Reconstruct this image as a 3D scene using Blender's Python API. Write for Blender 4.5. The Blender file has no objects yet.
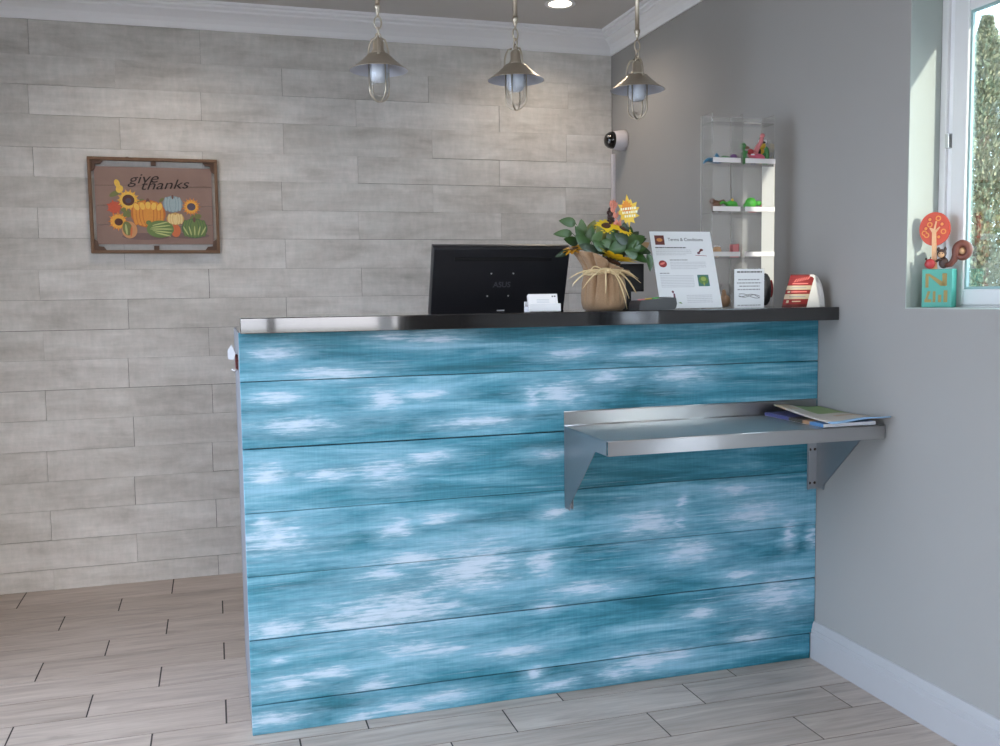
import bpy, math, random
from mathutils import Matrix, Vector, Euler

random.seed(11)
SC = bpy.context.scene
COL = SC.collection
PI = math.pi
R = math.radians

# ------------------------------------------------------------------ helpers
def lin(r, g, b):
    f = lambda c: (c / 255) / 12.92 if c / 255 <= 0.04045 else ((c / 255 + 0.055) / 1.055) ** 2.4
    return (f(r), f(g), f(b), 1.0)


class MB:
    """collects shapes, then links them as one mesh object"""
    def __init__(self):
        self.v, self.f, self.m, self.s = [], [], [], []

    def add(self, vs, fs, mat=0, smooth=False, M=None):
        o = len(self.v)
        for p in vs:
            p = Vector(p)
            self.v.append(tuple(M @ p) if M is not None else tuple(p))
        for f in fs:
            self.f.append([i + o for i in f]); self.m.append(mat); self.s.append(smooth)
        return self

    def box(self, x0, x1, y0, y1, z0, z1, mat=0, M=None):
        vs = [(x0, y0, z0), (x1, y0, z0), (x1, y1, z0), (x0, y1, z0), (x0, y0, z1), (x1, y0, z1), (x1, y1, z1), (x0, y1, z1)]
        return self.add(vs, [(0, 3, 2, 1), (4, 5, 6, 7), (0, 1, 5, 4), (1, 2, 6, 5), (2, 3, 7, 6), (3, 0, 4, 7)], mat, False, M)

    def lathe(self, prof, seg=24, mat=0, M=None, smooth=True, cap=True):
        vs, fs = [], []
        for r, z in prof:
            for k in range(seg):
                a = 2 * PI * k / seg
                vs.append((r * math.cos(a), r * math.sin(a), z))
        for i in range(len(prof) - 1):
            for k in range(seg):
                k2 = (k + 1) % seg
                fs.append((i * seg + k, i * seg + k2, (i + 1) * seg + k2, (i + 1) * seg + k))
        if cap:
            if prof[0][0] > 1e-6: fs.append(tuple(reversed(range(seg))))
            if prof[-1][0] > 1e-6: fs.append(tuple(range((len(prof) - 1) * seg, len(prof) * seg)))
        return self.add(vs, fs, mat, smooth, M)

    def cyl(self, p0, p1, r, r1=None, seg=16, mat=0, M=None):
        p0, p1 = Vector(p0), Vector(p1)
        d = p1 - p0
        q = Matrix.Translation(p0) @ d.to_track_quat('Z', 'Y').to_matrix().to_4x4()
        return self.lathe([(r, 0), (r if r1 is None else r1, d.length)], seg, mat, (M @ q) if M is not None else q)

    def tube(self, pts, r, seg=8, mat=0, M=None, closed=False):
        pts = [Vector(p) for p in pts]
        n = len(pts)
        rs = r if isinstance(r, (list, tuple)) else [r] * n
        vs, fs = [], []
        up = None
        for i, p in enumerate(pts):
            if closed: t = pts[(i + 1) % n] - pts[i - 1]
            else: t = pts[min(i + 1, n - 1)] - pts[max(i - 1, 0)]
            t.normalize()
            if up is None:
                up = Vector((0, 0, 1)) if abs(t.z) < 0.9 else Vector((1, 0, 0))
            a = t.cross(up)
            if a.length < 1e-5: a = t.cross(Vector((0.3, 0.9, 0.1)))
            a.normalize(); b = a.cross(t); up = b
            for k in range(seg):
                w = 2 * PI * k / seg
                vs.append(p + a * (math.cos(w) * rs[i]) + b * (math.sin(w) * rs[i]))
        for i in range(n if closed else n - 1):
            j = (i + 1) % n
            for k in range(seg):
                k2 = (k + 1) % seg
                fs.append((i * seg + k, i * seg + k2, j * seg + k2, j * seg + k))
        if not closed:
            fs.append(tuple(reversed(range(seg)))); fs.append(tuple(range((n - 1) * seg, n * seg)))
        return self.add(vs, fs, mat, True, M)

    def prism(self, out, h0, h1, mat=0, M=None, smooth=False, side=None):
        n = len(out)
        vs = [(a, b, h0) for a, b in out] + [(a, b, h1) for a, b in out]
        self.add(vs, [tuple(reversed(range(n))), tuple(range(n, 2 * n))], mat, False, M)
        fs = [(i, (i + 1) % n, n + (i + 1) % n, n + i) for i in range(n)]
        return self.add(vs, fs, mat if side is None else side, smooth, M)

    def flat(self, out, h, mat=0, M=None):
        return self.add([(a, b, h) for a, b in out], [tuple(range(len(out)))], mat, False, M)

    def ell(self, c, r, mat=0, M=None, seg=16, rings=10):
        prof = [(math.sin(PI * i / rings), -math.cos(PI * i / rings)) for i in range(rings + 1)]
        prof[0] = (0.0005, -1); prof[-1] = (0.0005, 1)
        q = Matrix.Translation(Vector(c)) @ Matrix.Diagonal((r[0], r[1], r[2], 1))
        return self.lathe(prof, seg, mat, (M @ q) if M is not None else q)

    def leaf(self, base, direction, length, width, normal=(0, 0, 1), curl=0.15, fold=0.12, mat=0, nl=7, shape=1.0):
        """a leaf or petal blade: midrib along direction, folded at the rib, curling down to the tip"""
        d = Vector(direction).normalized(); nn = Vector(normal)
        side = d.cross(nn).normalized(); nn = side.cross(d).normalized()
        base = Vector(base); vs, fs = [], []
        for i in range(nl + 1):
            t = i / nl
            w = width * 0.5 * (math.sin(PI * t ** (0.8 * shape)) ** 0.8 if 0 < t < 1 else 0.0) + 0.0004
            c = base + d * (length * t) - nn * (curl * length * t * t)
            vs += [c - side * w + nn * (fold * w), c - nn * 0.0, c + side * w + nn * (fold * w)]
        for i in range(nl):
            a = 3 * i
            fs += [(a, a + 1, a + 4, a + 3), (a + 1, a + 2, a + 5, a + 4)]
        return self.add(vs, fs, mat, True)

    def build(self, name, mats, parent=None, bevel=0.0, solid=0.0, seg=2, label=None, loc=None, grain=None):
        me = bpy.data.meshes.new(name)
        me.from_pydata(self.v, [], self.f)
        for m in (mats if isinstance(mats, (list, tuple)) else [mats]): me.materials.append(m)
        me.polygons.foreach_set('material_index', self.m)
        me.polygons.foreach_set('use_smooth', self.s)
        me.update()
        if grain is not None:
            uv = me.uv_layers.new(name='grain')
            for lp in me.loops:
                p = me.vertices[lp.vertex_index].co
                uv.data[lp.index].uv = (p.x + 0.31 * p.y, p.y + p.z) if grain == 'x' else (p.z, p.x + p.y)
        o = bpy.data.objects.new(name, me)
        COL.objects.link(o)
        if parent is not None: o.parent = parent
        if loc is not None: o.location = loc
        if solid:
            md = o.modifiers.new('Solidify', 'SOLIDIFY'); md.thickness = solid; md.offset = 0
        if bevel:
            md = o.modifiers.new('Bevel', 'BEVEL'); md.width = bevel; md.segments = seg; md.limit_method = 'ANGLE'
        if label: o['label'] = label
        return o


def thing(name, label, cat, loc=(0, 0, 0), rz=0.0, group=None):
    o = bpy.data.objects.new(name, None)
    COL.objects.link(o)
    o.location = loc; o.rotation_euler = (0, 0, rz); o.empty_display_size = 0.05
    return tag(o, label, cat, group)


def tag(o, label, cat, group=None, kind=None):
    o['label'] = label; o['category'] = cat
    if group: o['group'] = group
    if kind: o['kind'] = kind
    return o


def struct(o, label=None, cat=None):
    o['kind'] = 'structure'
    if label: o['label'] = label
    if cat: o['category'] = cat
    return o


def plane(o, x, y):
    x = Vector(x).normalized(); y = Vector(y); n = x.cross(y).normalized(); y = n.cross(x)
    M = Matrix((x, y, n)).transposed().to_4x4()
    M.translation = Vector(o)
    return M


def text_mesh(name, body, size, mat, parent, M, shear=0.0, extrude=0.0002, bold=0.0, align='CENTER'):
    cu = bpy.data.curves.new(name, 'FONT')
    cu.body = body; cu.size = size; cu.shear = shear; cu.extrude = extrude; cu.offset = bold
    cu.align_x = align; cu.align_y = 'CENTER'; cu.resolution_u = 4
    tmp = bpy.data.objects.new(name, cu); COL.objects.link(tmp)
    dg = bpy.context.evaluated_depsgraph_get()
    me = bpy.data.meshes.new_from_object(tmp.evaluated_get(dg))
    bpy.data.objects.remove(tmp); bpy.data.curves.remove(cu)
    me.transform(M); me.materials.clear(); me.materials.append(mat)
    o = bpy.data.objects.new(name, me); COL.objects.link(o)
    if parent is not None: o.parent = parent
    return o


def ellipse(cx, cy, rx, ry, n=20, rot=0.0):
    c, s = math.cos(rot), math.sin(rot)
    return [(cx + rx * math.cos(2 * PI * k / n) * c - ry * math.sin(2 * PI * k / n) * s,
             cy + rx * math.cos(2 * PI * k / n) * s + ry * math.sin(2 * PI * k / n) * c) for k in range(n)]


# ------------------------------------------------------------------ materials
def nodes(name):
    m = bpy.data.materials.new(name); m.use_nodes = True
    nt = m.node_tree
    return m, nt, nt.nodes['Principled BSDF']


def mat(name, rgb, rough=0.5, metal=0.0, noise=0.06, scale=30.0, spec=None, bump=0.0, coat=0.0, sheen=0.0):
    m, nt, b = nodes(name)
    c = lin(*rgb)
    tc = nt.nodes.new('ShaderNodeTexCoord')
    nz = nt.nodes.new('ShaderNodeTexNoise'); nz.inputs['Scale'].default_value = scale; nz.inputs['Detail'].default_value = 4
    nt.links.new(tc.outputs['Object'], nz.inputs['Vector'])
    mx = nt.nodes.new('ShaderNodeMix'); mx.data_type = 'RGBA'
    mx.inputs[6].default_value = tuple(min(1, x * (1 - noise)) for x in c[:3]) + (1,)
    mx.inputs[7].default_value = tuple(min(1, x * (1 + noise)) for x in c[:3]) + (1,)
    nt.links.new(nz.outputs['Fac'], mx.inputs[0])
    nt.links.new(mx.outputs[2], b.inputs['Base Color'])
    b.inputs['Roughness'].default_value = rough; b.inputs['Metallic'].default_value = metal
    if spec is not None: b.inputs['Specular IOR Level'].default_value = spec
    if coat: b.inputs['Coat Weight'].default_value = coat; b.inputs['Coat Roughness'].default_value = 0.08
    if sheen: b.inputs['Sheen Weight'].default_value = sheen
    if bump:
        bp = nt.nodes.new('ShaderNodeBump'); bp.inputs['Strength'].default_value = bump; bp.inputs['Distance'].default_value = 0.002
        nt.links.new(nz.outputs['Fac'], bp.inputs['Height']); nt.links.new(bp.outputs['Normal'], b.inputs['Normal'])
    return m


def thin_glass(name, tint=(1, 1, 1), rough=0.0, scatter=0.0, refl=1.0):
    m, nt, b = nodes(name)
    nt.nodes.remove(b)
    out = nt.nodes['Material Output']
    tr = nt.nodes.new('ShaderNodeBsdfTransparent'); tr.inputs['Color'].default_value = (*tint, 1)
    gl = nt.nodes.new('ShaderNodeBsdfGlossy'); gl.inputs['Roughness'].default_value = rough
    fr = nt.nodes.new('ShaderNodeFresnel'); fr.inputs['IOR'].default_value = 1.45
    mul = nt.nodes.new('ShaderNodeMath'); mul.operation = 'MULTIPLY'; mul.inputs[1].default_value = refl
    nt.links.new(fr.outputs[0], mul.inputs[0])
    mx = nt.nodes.new('ShaderNodeMixShader')
    nt.links.new(mul.outputs[0], mx.inputs[0]); nt.links.new(tr.outputs[0], mx.inputs[1]); nt.links.new(gl.outputs[0], mx.inputs[2])
    last = mx
    if scatter:
        df = nt.nodes.new('ShaderNodeBsdfDiffuse'); df.inputs['Color'].default_value = (0.9, 0.9, 0.88, 1)
        tl = nt.nodes.new('ShaderNodeBsdfTranslucent'); tl.inputs['Color'].default_value = (0.9, 0.9, 0.88, 1)
        ad = nt.nodes.new('ShaderNodeMixShader'); ad.inputs[0].default_value = 0.5
        nt.links.new(df.outputs[0], ad.inputs[1]); nt.links.new(tl.outputs[0], ad.inputs[2])
        m2 = nt.nodes.new('ShaderNodeMixShader'); m2.inputs[0].default_value = scatter
        nt.links.new(last.outputs[0], m2.inputs[1]); nt.links.new(ad.outputs[0], m2.inputs[2]); last = m2
    nt.links.new(last.outputs[0], out.inputs['Surface'])
    return m


def sun_glow_mat():  # translucent sheet, added so the tower's side panel glows in the sun
    m, nt, b = nodes('sun_glow_acrylic')
    nt.nodes.remove(b)
    tr = nt.nodes.new('ShaderNodeBsdfTransparent'); tl = nt.nodes.new('ShaderNodeBsdfTranslucent')
    tl.inputs['Color'].default_value = (0.93, 0.92, 0.90, 1)
    mx = nt.nodes.new('ShaderNodeMixShader'); mx.inputs[0].default_value = 0.62
    nt.links.new(tr.outputs[0], mx.inputs[1]); nt.links.new(tl.outputs[0], mx.inputs[2])
    nt.links.new(mx.outputs[0], nt.nodes['Material Output'].inputs['Surface'])
    return m


def ramp(nt, stops):
    r = nt.nodes.new('ShaderNodeValToRGB')
    e = r.color_ramp.elements
    while len(e) < len(stops): e.new(0.5)
    for el, (p, c) in zip(e, stops): el.position = p; el.color = c
    return r


def mapped_noise(nt, vec, scale3, detail=5, rough=0.55, scale=1.0, dist=0.0):
    mp = nt.nodes.new('ShaderNodeMapping'); mp.inputs['Scale'].default_value = scale3
    nt.links.new(vec, mp.inputs['Vector'])
    n = nt.nodes.new('ShaderNodeTexNoise'); n.inputs['Scale'].default_value = scale
    n.inputs['Detail'].default_value = detail; n.inputs['Roughness'].default_value = rough; n.inputs['Distortion'].default_value = dist
    nt.links.new(mp.outputs[0], n.inputs['Vector'])
    return n


def mixc(nt, fac, a, b, blend='MIX'):
    mx = nt.nodes.new('ShaderNodeMix'); mx.data_type = 'RGBA'; mx.blend_type = blend
    for sock, v in ((0, fac), (6, a), (7, b)):
        if hasattr(v, 'is_linked') or hasattr(v, 'links'): nt.links.new(v, mx.inputs[sock])
        else: mx.inputs[sock].default_value = v
    return mx.outputs[2]


def math_n(nt, op, a, b=None, clamp=False):
    n = nt.nodes.new('ShaderNodeMath'); n.operation = op; n.use_clamp = clamp
    for i, v in enumerate((a, b)):
        if v is None: continue
        if hasattr(v, 'links'): nt.links.new(v, n.inputs[i])
        else: n.inputs[i].default_value = v
    return n.outputs[0]


def island_vec(nt, k=17.0):
    """object coordinates shifted by a random amount for each plank"""
    tc = nt.nodes.new('ShaderNodeTexCoord'); ge = nt.nodes.new('ShaderNodeNewGeometry')
    sc = nt.nodes.new('ShaderNodeVectorMath'); sc.operation = 'SCALE'
    cb = nt.nodes.new('ShaderNodeCombineXYZ')
    for i in range(3): nt.links.new(ge.outputs['Random Per Island'], cb.inputs[i])
    nt.links.new(cb.outputs[0], sc.inputs[0]); sc.inputs['Scale'].default_value = k
    ad = nt.nodes.new('ShaderNodeVectorMath'); ad.operation = 'ADD'
    nt.links.new(tc.outputs['Object'], ad.inputs[0]); nt.links.new(sc.outputs[0], ad.inputs[1])
    return ad.outputs[0], ge.outputs['Random Per Island'], tc.outputs['Object']


def mat_wall_planks():
    m, nt, b = nodes('whitewashed_planks')
    vec, rnd, oc = island_vec(nt)
    n1 = mapped_noise(nt, vec, (3.5, 3, 11), 6, 0.62, 1.0, 0.3)
    r1 = ramp(nt, [(0.28, lin(186, 181, 176)), (0.45, lin(208, 203, 199)), (0.62, lin(222, 218, 215)), (0.85, lin(232, 229, 227))])
    nt.links.new(n1.outputs['Fac'], r1.inputs[0])
    n2 = mapped_noise(nt, vec, (42, 10, 14), 6, 0.7, 1.0)
    r2 = ramp(nt, [(0.38, (0.90, 0.925, 0.915, 1)), (0.66, (1.04, 1.04, 1.04, 1))])
    nt.links.new(n2.outputs['Fac'], r2.inputs[0])
    c = mixc(nt, 0.8, r1.outputs[0], r2.outputs[0], 'MULTIPLY')
    n3 = mapped_noise(nt, vec, (4, 3, 70), 4, 0.65, 1.0)
    r3 = ramp(nt, [(0.34, (0.92, 0.935, 0.93, 1)), (0.7, (1.03, 1.03, 1.03, 1))])
    nt.links.new(n3.outputs['Fac'], r3.inputs[0])
    c = mixc(nt, 0.8, c, r3.outputs[0], 'MULTIPLY')
    rr = ramp(nt, [(0.0, (0.92, 0.915, 0.905, 1)), (1.0, (1.05, 1.05, 1.055, 1))])
    nt.links.new(rnd, rr.inputs[0])
    c = mixc(nt, 1.0, c, rr.outputs[0], 'MULTIPLY')
    nt.links.new(c, b.inputs['Base Color'])
    b.inputs['Roughness'].default_value = 0.72; b.inputs['Specular IOR Level'].default_value = 0.25
    bp = nt.nodes.new('ShaderNodeBump'); bp.inputs['Strength'].default_value = 0.25; bp.inputs['Distance'].default_value = 0.002
    nt.links.new(n3.outputs['Fac'], bp.inputs['Height']); nt.links.new(bp.outputs['Normal'], b.inputs['Normal'])
    return m


def mat_floor_tiles():
    m, nt, b = nodes('wood_look_tile')
    vec, rnd, oc = island_vec(nt)
    n1 = mapped_noise(nt, vec, (2.2, 16, 4), 6, 0.6, 1.0, 1.2)
    r1 = ramp(nt, [(0.28, lin(160, 147, 138)), (0.5, lin(186, 172, 162)), (0.75, lin(204, 191, 181))])
    nt.links.new(n1.outputs['Fac'], r1.inputs[0])
    n2 = mapped_noise(nt, vec, (7, 120, 10), 4, 0.6, 1.0, 0.6)
    r2 = ramp(nt, [(0.35, (0.84, 0.82, 0.79, 1)), (0.6, (1.03, 1.03, 1.03, 1))])
    nt.links.new(n2.outputs['Fac'], r2.inputs[0])
    c = mixc(nt, 0.7, r1.outputs[0], r2.outputs[0], 'MULTIPLY')
    rr = ramp(nt, [(0.0, (0.93, 0.92, 0.9, 1)), (1.0, (1.05, 1.05, 1.05, 1))])
    nt.links.new(rnd, rr.inputs[0])
    c = mixc(nt, 1.0, c, rr.outputs[0], 'MULTIPLY')
    nt.links.new(c, b.inputs['Base Color'])
    b.inputs['Roughness'].default_value = 0.38; b.inputs['Specular IOR Level'].default_value = 0.4
    bp = nt.nodes.new('ShaderNodeBump'); bp.inputs['Strength'].default_value = 0.12; bp.inputs['Distance'].default_value = 0.001
    nt.links.new(n2.outputs['Fac'], bp.inputs['Height']); nt.links.new(bp.outputs['Normal'], b.inputs['Normal'])
    return m


# white dry-brush strokes on the counter boards: centre x, centre z, half length, half height (metres)
STROKES = [(-1.256,1.08,0.077,0.017),(-1.382,1.088,0.05,0.013),(-1.695,1.051,0.062,0.019),(-1.394,0.914,0.037,0.023),(-1.301,0.923,0.085,0.017),(-1.699,0.932,0.078,0.019),(-1.555,0.991,0.113,0.019),(-0.959,0.908,0.026,0.028),(-0.877,0.91,0.056,0.024),(-0.735,0.952,0.077,0.021),(-0.482,0.951,0.081,0.027),(-0.6,1.018,0.118,0.014),(-0.848,1.026,0.075,0.017),(-1.139,0.839,0.107,0.017),(-1.638,0.857,0.112,0.023),(-1.729,0.724,0.047,0.026),(-1.563,0.713,0.081,0.016),(-1.407,0.714,0.05,0.027),(-1.279,0.745,0.069,0.017),(-0.924,0.732,0.056,0.014),(-1.377,0.549,0.034,0.02),(-1.711,0.552,0.071,0.033),(-1.741,0.596,0.031,0.019),(-1.266,0.565,0.069,0.017),(-1.155,0.412,0.064,0.035),(-0.946,0.406,0.037,0.032),(-1.337,0.451,0.121,0.024),(-1.422,0.417,0.084,0.02),(-0.591,0.496,0.08,0.033),(-0.491,0.493,0.02,0.022),(-0.481,0.553,0.02,0.026),(-0.232,0.5,0.075,0.034),(-0.46,0.397,0.072,0.028),(-0.296,0.581,0.085,0.019),(-0.898,0.553,0.047,0.018),(-0.143,0.223,0.066,0.031),(-0.283,0.305,0.053,0.023),(-0.816,0.312,0.116,0.022),(-0.929,0.269,0.037,0.014),(-1.383,0.305,0.094,0.031),(-1.322,0.33,0.043,0.017),(-1.542,0.285,0.099,0.02),(-1.719,0.297,0.079,0.023),(-1.273,0.176,0.106,0.017),(-1.342,0.193,0.104,0.017),(-1.692,0.135,0.08,0.023),(-1.722,0.206,0.04,0.008),(-1.578,0.154,0.082,0.017),(-1.447,0.103,0.068,0.017),(-0.602,0.065,0.101,0.026),(-0.701,0.04,0.079,0.022),(-0.5,0.071,0.062,0.023),(-1.042,0.148,0.111,0.018),(-0.969,0.075,0.028,0.018),(-0.894,0.029,0.076,0.015),(-1.727,0.039,0.072,0.023),(-1.38,0.024,0.104,0.021),(-1.241,0.04,0.089,0.018),(-1.483,0.012,0.05,0.014),(-0.228,0.096,0.065,0.019),(-0.419,0.195,0.062,0.019),(-0.102,0.422,0.022,0.039),(-0.014,0.405,0.018,0.039)]
STRONG = {3: 1.1, 15: .9, 17: 1, 20: 1, 21: 1, 24: 1.5, 25: .9, 28: .9, 31: .9, 35: 1.2, 39: 1.5, 40: 1.2, 32: .9, 49: .9, 7: .9, 8: 1}


def mat_counter_paint():
    m, nt, b = nodes('brushed_teal_paint')
    vec, rnd, oc = island_vec(nt, 9.0)
    # colour drifts along the boards between deep teal, teal and pale blue
    n1 = mapped_noise(nt, vec, (1.7, 1, 17), 6, 0.62, 1.0, 0.5)
    r1 = ramp(nt, [(0.27, lin(26, 84, 96)), (0.41, lin(38, 110, 128)), (0.54, lin(68, 138, 160)), (0.66, lin(122, 176, 198)), (0.83, lin(170, 204, 222))])
    nt.links.new(n1.outputs['Fac'], r1.inputs[0])
    n2 = mapped_noise(nt, vec, (5, 1, 150), 4, 0.65, 1.0, 0.2)
    r2 = ramp(nt, [(0.3, (0.60, 0.70, 0.73, 1)), (0.5, (1, 1, 1, 1)), (0.72, (1.42, 1.26, 1.19, 1))])
    nt.links.new(n2.outputs['Fac'], r2.inputs[0])
    c = mixc(nt, 0.75, r1.outputs[0], r2.outputs[0], 'MULTIPLY')
    # faint vertical saw ticks
    n4 = mapped_noise(nt, vec, (170, 1, 9), 2, 0.5, 1.0)
    r4 = ramp(nt, [(0.42, (0.89, 0.92, 0.93, 1)), (0.6, (1.08, 1.05, 1.05, 1))])
    nt.links.new(n4.outputs['Fac'], r4.inputs[0])
    c = mixc(nt, 0.6, c, r4.outputs[0], 'MULTIPLY')
    # warped coordinates for ragged strokes
    wn = mapped_noise(nt, oc, (9, 1, 45), 4, 0.65, 1.0)
    wv = nt.nodes.new('ShaderNodeVectorMath'); wv.operation = 'MULTIPLY_ADD'
    nt.links.new(wn.outputs['Color'], wv.inputs[0]); wv.inputs[1].default_value = (0.11, 0, 0.020)
    nt.links.new(oc, wv.inputs[2])
    dist = None
    for i, (x, z, rx, rz) in enumerate(STROKES):
        k = STRONG.get(i, 0.7)
        mp = nt.nodes.new('ShaderNodeMapping'); mp.vector_type = 'POINT'
        sx, sz = 1 / (rx * 1.25 * k), 1 / (rz * 1.3 * k)
        mp.inputs['Scale'].default_value = (sx, 0, sz)
        mp.inputs['Location'].default_value = (-(x + 0.055) * sx, 0, -(z + 0.010) * sz)
        nt.links.new(wv.outputs[0], mp.inputs['Vector'])
        ln = nt.nodes.new('ShaderNodeVectorMath'); ln.operation = 'LENGTH'
        nt.links.new(mp.outputs[0], ln.inputs[0])
        dist = ln.outputs['Value'] if dist is None else math_n(nt, 'MINIMUM', dist, ln.outputs['Value'])
    n3 = mapped_noise(nt, vec, (9, 1, 160), 5, 0.75, 1.0)
    n5 = mapped_noise(nt, oc, (16, 1, 60), 4, 0.6, 1.0)
    rag = math_n(nt, 'ADD', math_n(nt, 'MULTIPLY', math_n(nt, 'SUBTRACT', n3.outputs['Fac'], 0.5), 3.6), math_n(nt, 'MULTIPLY', math_n(nt, 'SUBTRACT', n5.outputs['Fac'], 0.5), 2.2))
    d2 = math_n(nt, 'ADD', dist, rag)
    def ss(v, a, b_, hi):
        mr = nt.nodes.new('ShaderNodeMapRange'); mr.interpolation_type = 'SMOOTHSTEP'
        mr.inputs['From Min'].default_value = a; mr.inputs['From Max'].default_value = b_; mr.inputs['To Max'].default_value = hi
        nt.links.new(v, mr.inputs['Value']); return mr.outputs[0]
    c = mixc(nt, ss(d2, 3.2, 0.5, 0.55), c, lin(146, 192, 216))
    c = mixc(nt, ss(d2, 1.3, -0.1, 0.86), c, lin(200, 216, 232))
    n6 = mapped_noise(nt, vec, (3.5, 1, 240), 5, 0.7, 1.0)
    n7 = mapped_noise(nt, vec, (2.5, 1, 9), 3, 0.6, 1.0)
    c = mixc(nt, math_n(nt, 'MULTIPLY', ss(n6.outputs['Fac'], 0.55, 0.72, 0.7), ss(n7.outputs['Fac'], 0.42, 0.62, 1.0)), c, lin(190, 210, 230))
    nt.links.new(c, b.inputs['Base Color'])
    b.inputs['Roughness'].default_value = 0.48; b.inputs['Specular IOR Level'].default_value = 0.35
    bp = nt.nodes.new('ShaderNodeBump'); bp.inputs['Strength'].default_value = 0.3; bp.inputs['Distance'].default_value = 0.0015
    nt.links.new(n2.outputs['Fac'], bp.inputs['Height']); nt.links.new(bp.outputs['Normal'], b.inputs['Normal'])
    return m


def mat_steel(name='brushed_steel', rough=0.3, rot=0.25, col=(182, 181, 181), aniso=0.85):
    m, nt, b = nodes(name)
    tc = nt.nodes.new('ShaderNodeTexCoord')
    n = mapped_noise(nt, tc.outputs['Object'], (1.5, 90, 90), 3, 0.6, 1.0)
    mr = nt.nodes.new('ShaderNodeMapRange'); mr.inputs['To Min'].default_value = rough * 0.85; mr.inputs['To Max'].default_value = rough * 1.15
    nt.links.new(n.outputs['Fac'], mr.inputs['Value']); nt.links.new(mr.outputs[0], b.inputs['Roughness'])
    b.inputs['Base Color'].default_value = lin(*col); b.inputs['Metallic'].default_value = 1.0
    tg = nt.nodes.new('ShaderNodeTangent'); tg.direction_type = 'UV_MAP'; tg.uv_map = 'grain'
    nt.links.new(tg.outputs[0], b.inputs['Tangent'])
    b.inputs['Anisotropic'].default_value = aniso; b.inputs['Anisotropic Rotation'].default_value = rot
    return m


def emit(name, rgb, strength):
    m, nt, b = nodes(name)
    b.inputs['Emission Color'].default_value = lin(*rgb); b.inputs['Emission Strength'].default_value = strength
    b.inputs['Base Color'].default_value = lin(*rgb)
    return m


M = {}
M['planks'] = mat_wall_planks(); M['tiles'] = mat_floor_tiles(); M['teal'] = mat_counter_paint()
M['gap'] = mat('dark_gap', (62, 58, 53), 0.9)
M['grout'] = mat('dark_grout', (64, 60, 58), 0.9)
M['wall'] = mat('grey_wall_paint', (155, 153, 150), 0.6, noise=0.02, scale=6, spec=0.3)
M['ceiling'] = mat('grey_ceiling_paint', (200, 197, 194), 0.8, noise=0.02, scale=5, spec=0.2)
M['trim'] = mat('white_trim_paint', (236, 236, 238), 0.4, noise=0.015)
M['skirting'] = mat('skirting_paint', (172, 171, 173), 0.45, noise=0.015)
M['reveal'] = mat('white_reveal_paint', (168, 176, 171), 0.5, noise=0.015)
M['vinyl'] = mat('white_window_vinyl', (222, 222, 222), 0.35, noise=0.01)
M['seal'] = mat('glazing_seal', (150, 178, 178), 0.4)
M['granite'] = mat('black_granite', (20, 19, 20), 0.035, noise=0.5, scale=220, spec=0.6, coat=1.0)
M['side'] = mat('grey_primer_board', (122, 124, 130), 0.55)
M['steel'] = mat_steel(); M['steel_plate'] = mat_steel('steel_plate', 0.32, 0.25, (150, 154, 158))
M['nickel'] = mat('brushed_nickel', (198, 188, 172), 0.32, 1.0, noise=0.05)
M['dark_hole'] = mat('dark_hole', (25, 25, 25), 0.8)
M['enamel'] = mat('white_enamel', (205, 210, 222), 0.35)
M['frost'] = mat('frosted_bulb_glass', (215, 220, 230), 0.3)
M['clear'] = thin_glass('clear_glass', (0.985, 0.99, 0.99), 0.0, 0.02, 0.35)
M['window'] = thin_glass('window_glass', (0.93, 0.98, 0.97), 0.0, 0.0, 0.6); M['shop_glass'] = thin_glass('shopfront_glass', (0.98, 0.975, 0.98), 0.0, 0.0, 0.6)
M['acrylic'] = thin_glass('clear_acrylic', (0.988, 0.988, 0.985), 0.02, 0.03, 0.5); M['acrylic_back'] = thin_glass('sun_catch_acrylic', (0.99, 0.99, 0.99), 0.02, 0.24, 0.4); M['sun_strip'] = thin_glass('sun_strip_acrylic', (0.99, 0.99, 0.99), 0.02, 0.8, 0.3); M['acrylic_sun_glow'] = sun_glow_mat()  # back panel made milky so the sun beam shows on it
M['acrylic_edge'] = mat('polished_acrylic_edge', (214, 210, 202), 0.25)
M['black'] = mat('black_plastic', (34, 34, 38), 0.34, noise=0.1)
M['black_gloss'] = mat('gloss_black_plastic', (17, 17, 19), 0.2, noise=0.1)
M['black_matte'] = mat('matte_black_plastic', (8, 8, 9), 0.6)
M['brand'] = mat('pale_embossed_mark', (84, 84, 90), 0.3)
M['charcoal'] = mat('charcoal_plastic', (48, 48, 50), 0.4)
M['screw'] = mat('steel_screw', (200, 200, 200), 0.3, 0.8)
M['white'] = mat('white_plastic', (226, 224, 226), 0.4)
M['paper'] = mat('white_paper', (226, 229, 233), 0.7, noise=0.015)
M['card'] = mat('business_card_stock', (232, 228, 228), 0.6, noise=0.02)
M['ink'] = mat('grey_ink', (150, 152, 156), 0.8)
M['ink_pale'] = mat('pale_grey_ink', (196, 198, 203), 0.8)
M['ink_dark'] = mat('dark_ink', (84, 84, 88), 0.8)
M['maroon'] = mat('maroon_ink', (96, 40, 36), 0.6); M['amber'] = mat('amber_ink', (196, 130, 72), 0.6)
M['red'] = mat('red_ink', (142, 42, 42), 0.6); M['salmon'] = mat('salmon_ink', (222, 120, 112), 0.6)
M['green_ink'] = mat('green_ink', (92, 128, 62), 0.6); M['teal_ink'] = mat('teal_ink', (66, 112, 108), 0.6)
M['lime_ink'] = mat('lime_ink', (150, 168, 84), 0.6); M['plum'] = mat('plum_ink', (104, 60, 78), 0.6)
M['cream'] = mat('cream_paper', (200, 182, 154), 0.65)
M['burlap'] = mat('burlap', (152, 122, 92), 0.9, noise=0.25, scale=260, bump=0.6, sheen=0.2)
M['raffia'] = mat('raffia', (214, 190, 148), 0.75, noise=0.2, scale=80)
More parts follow.
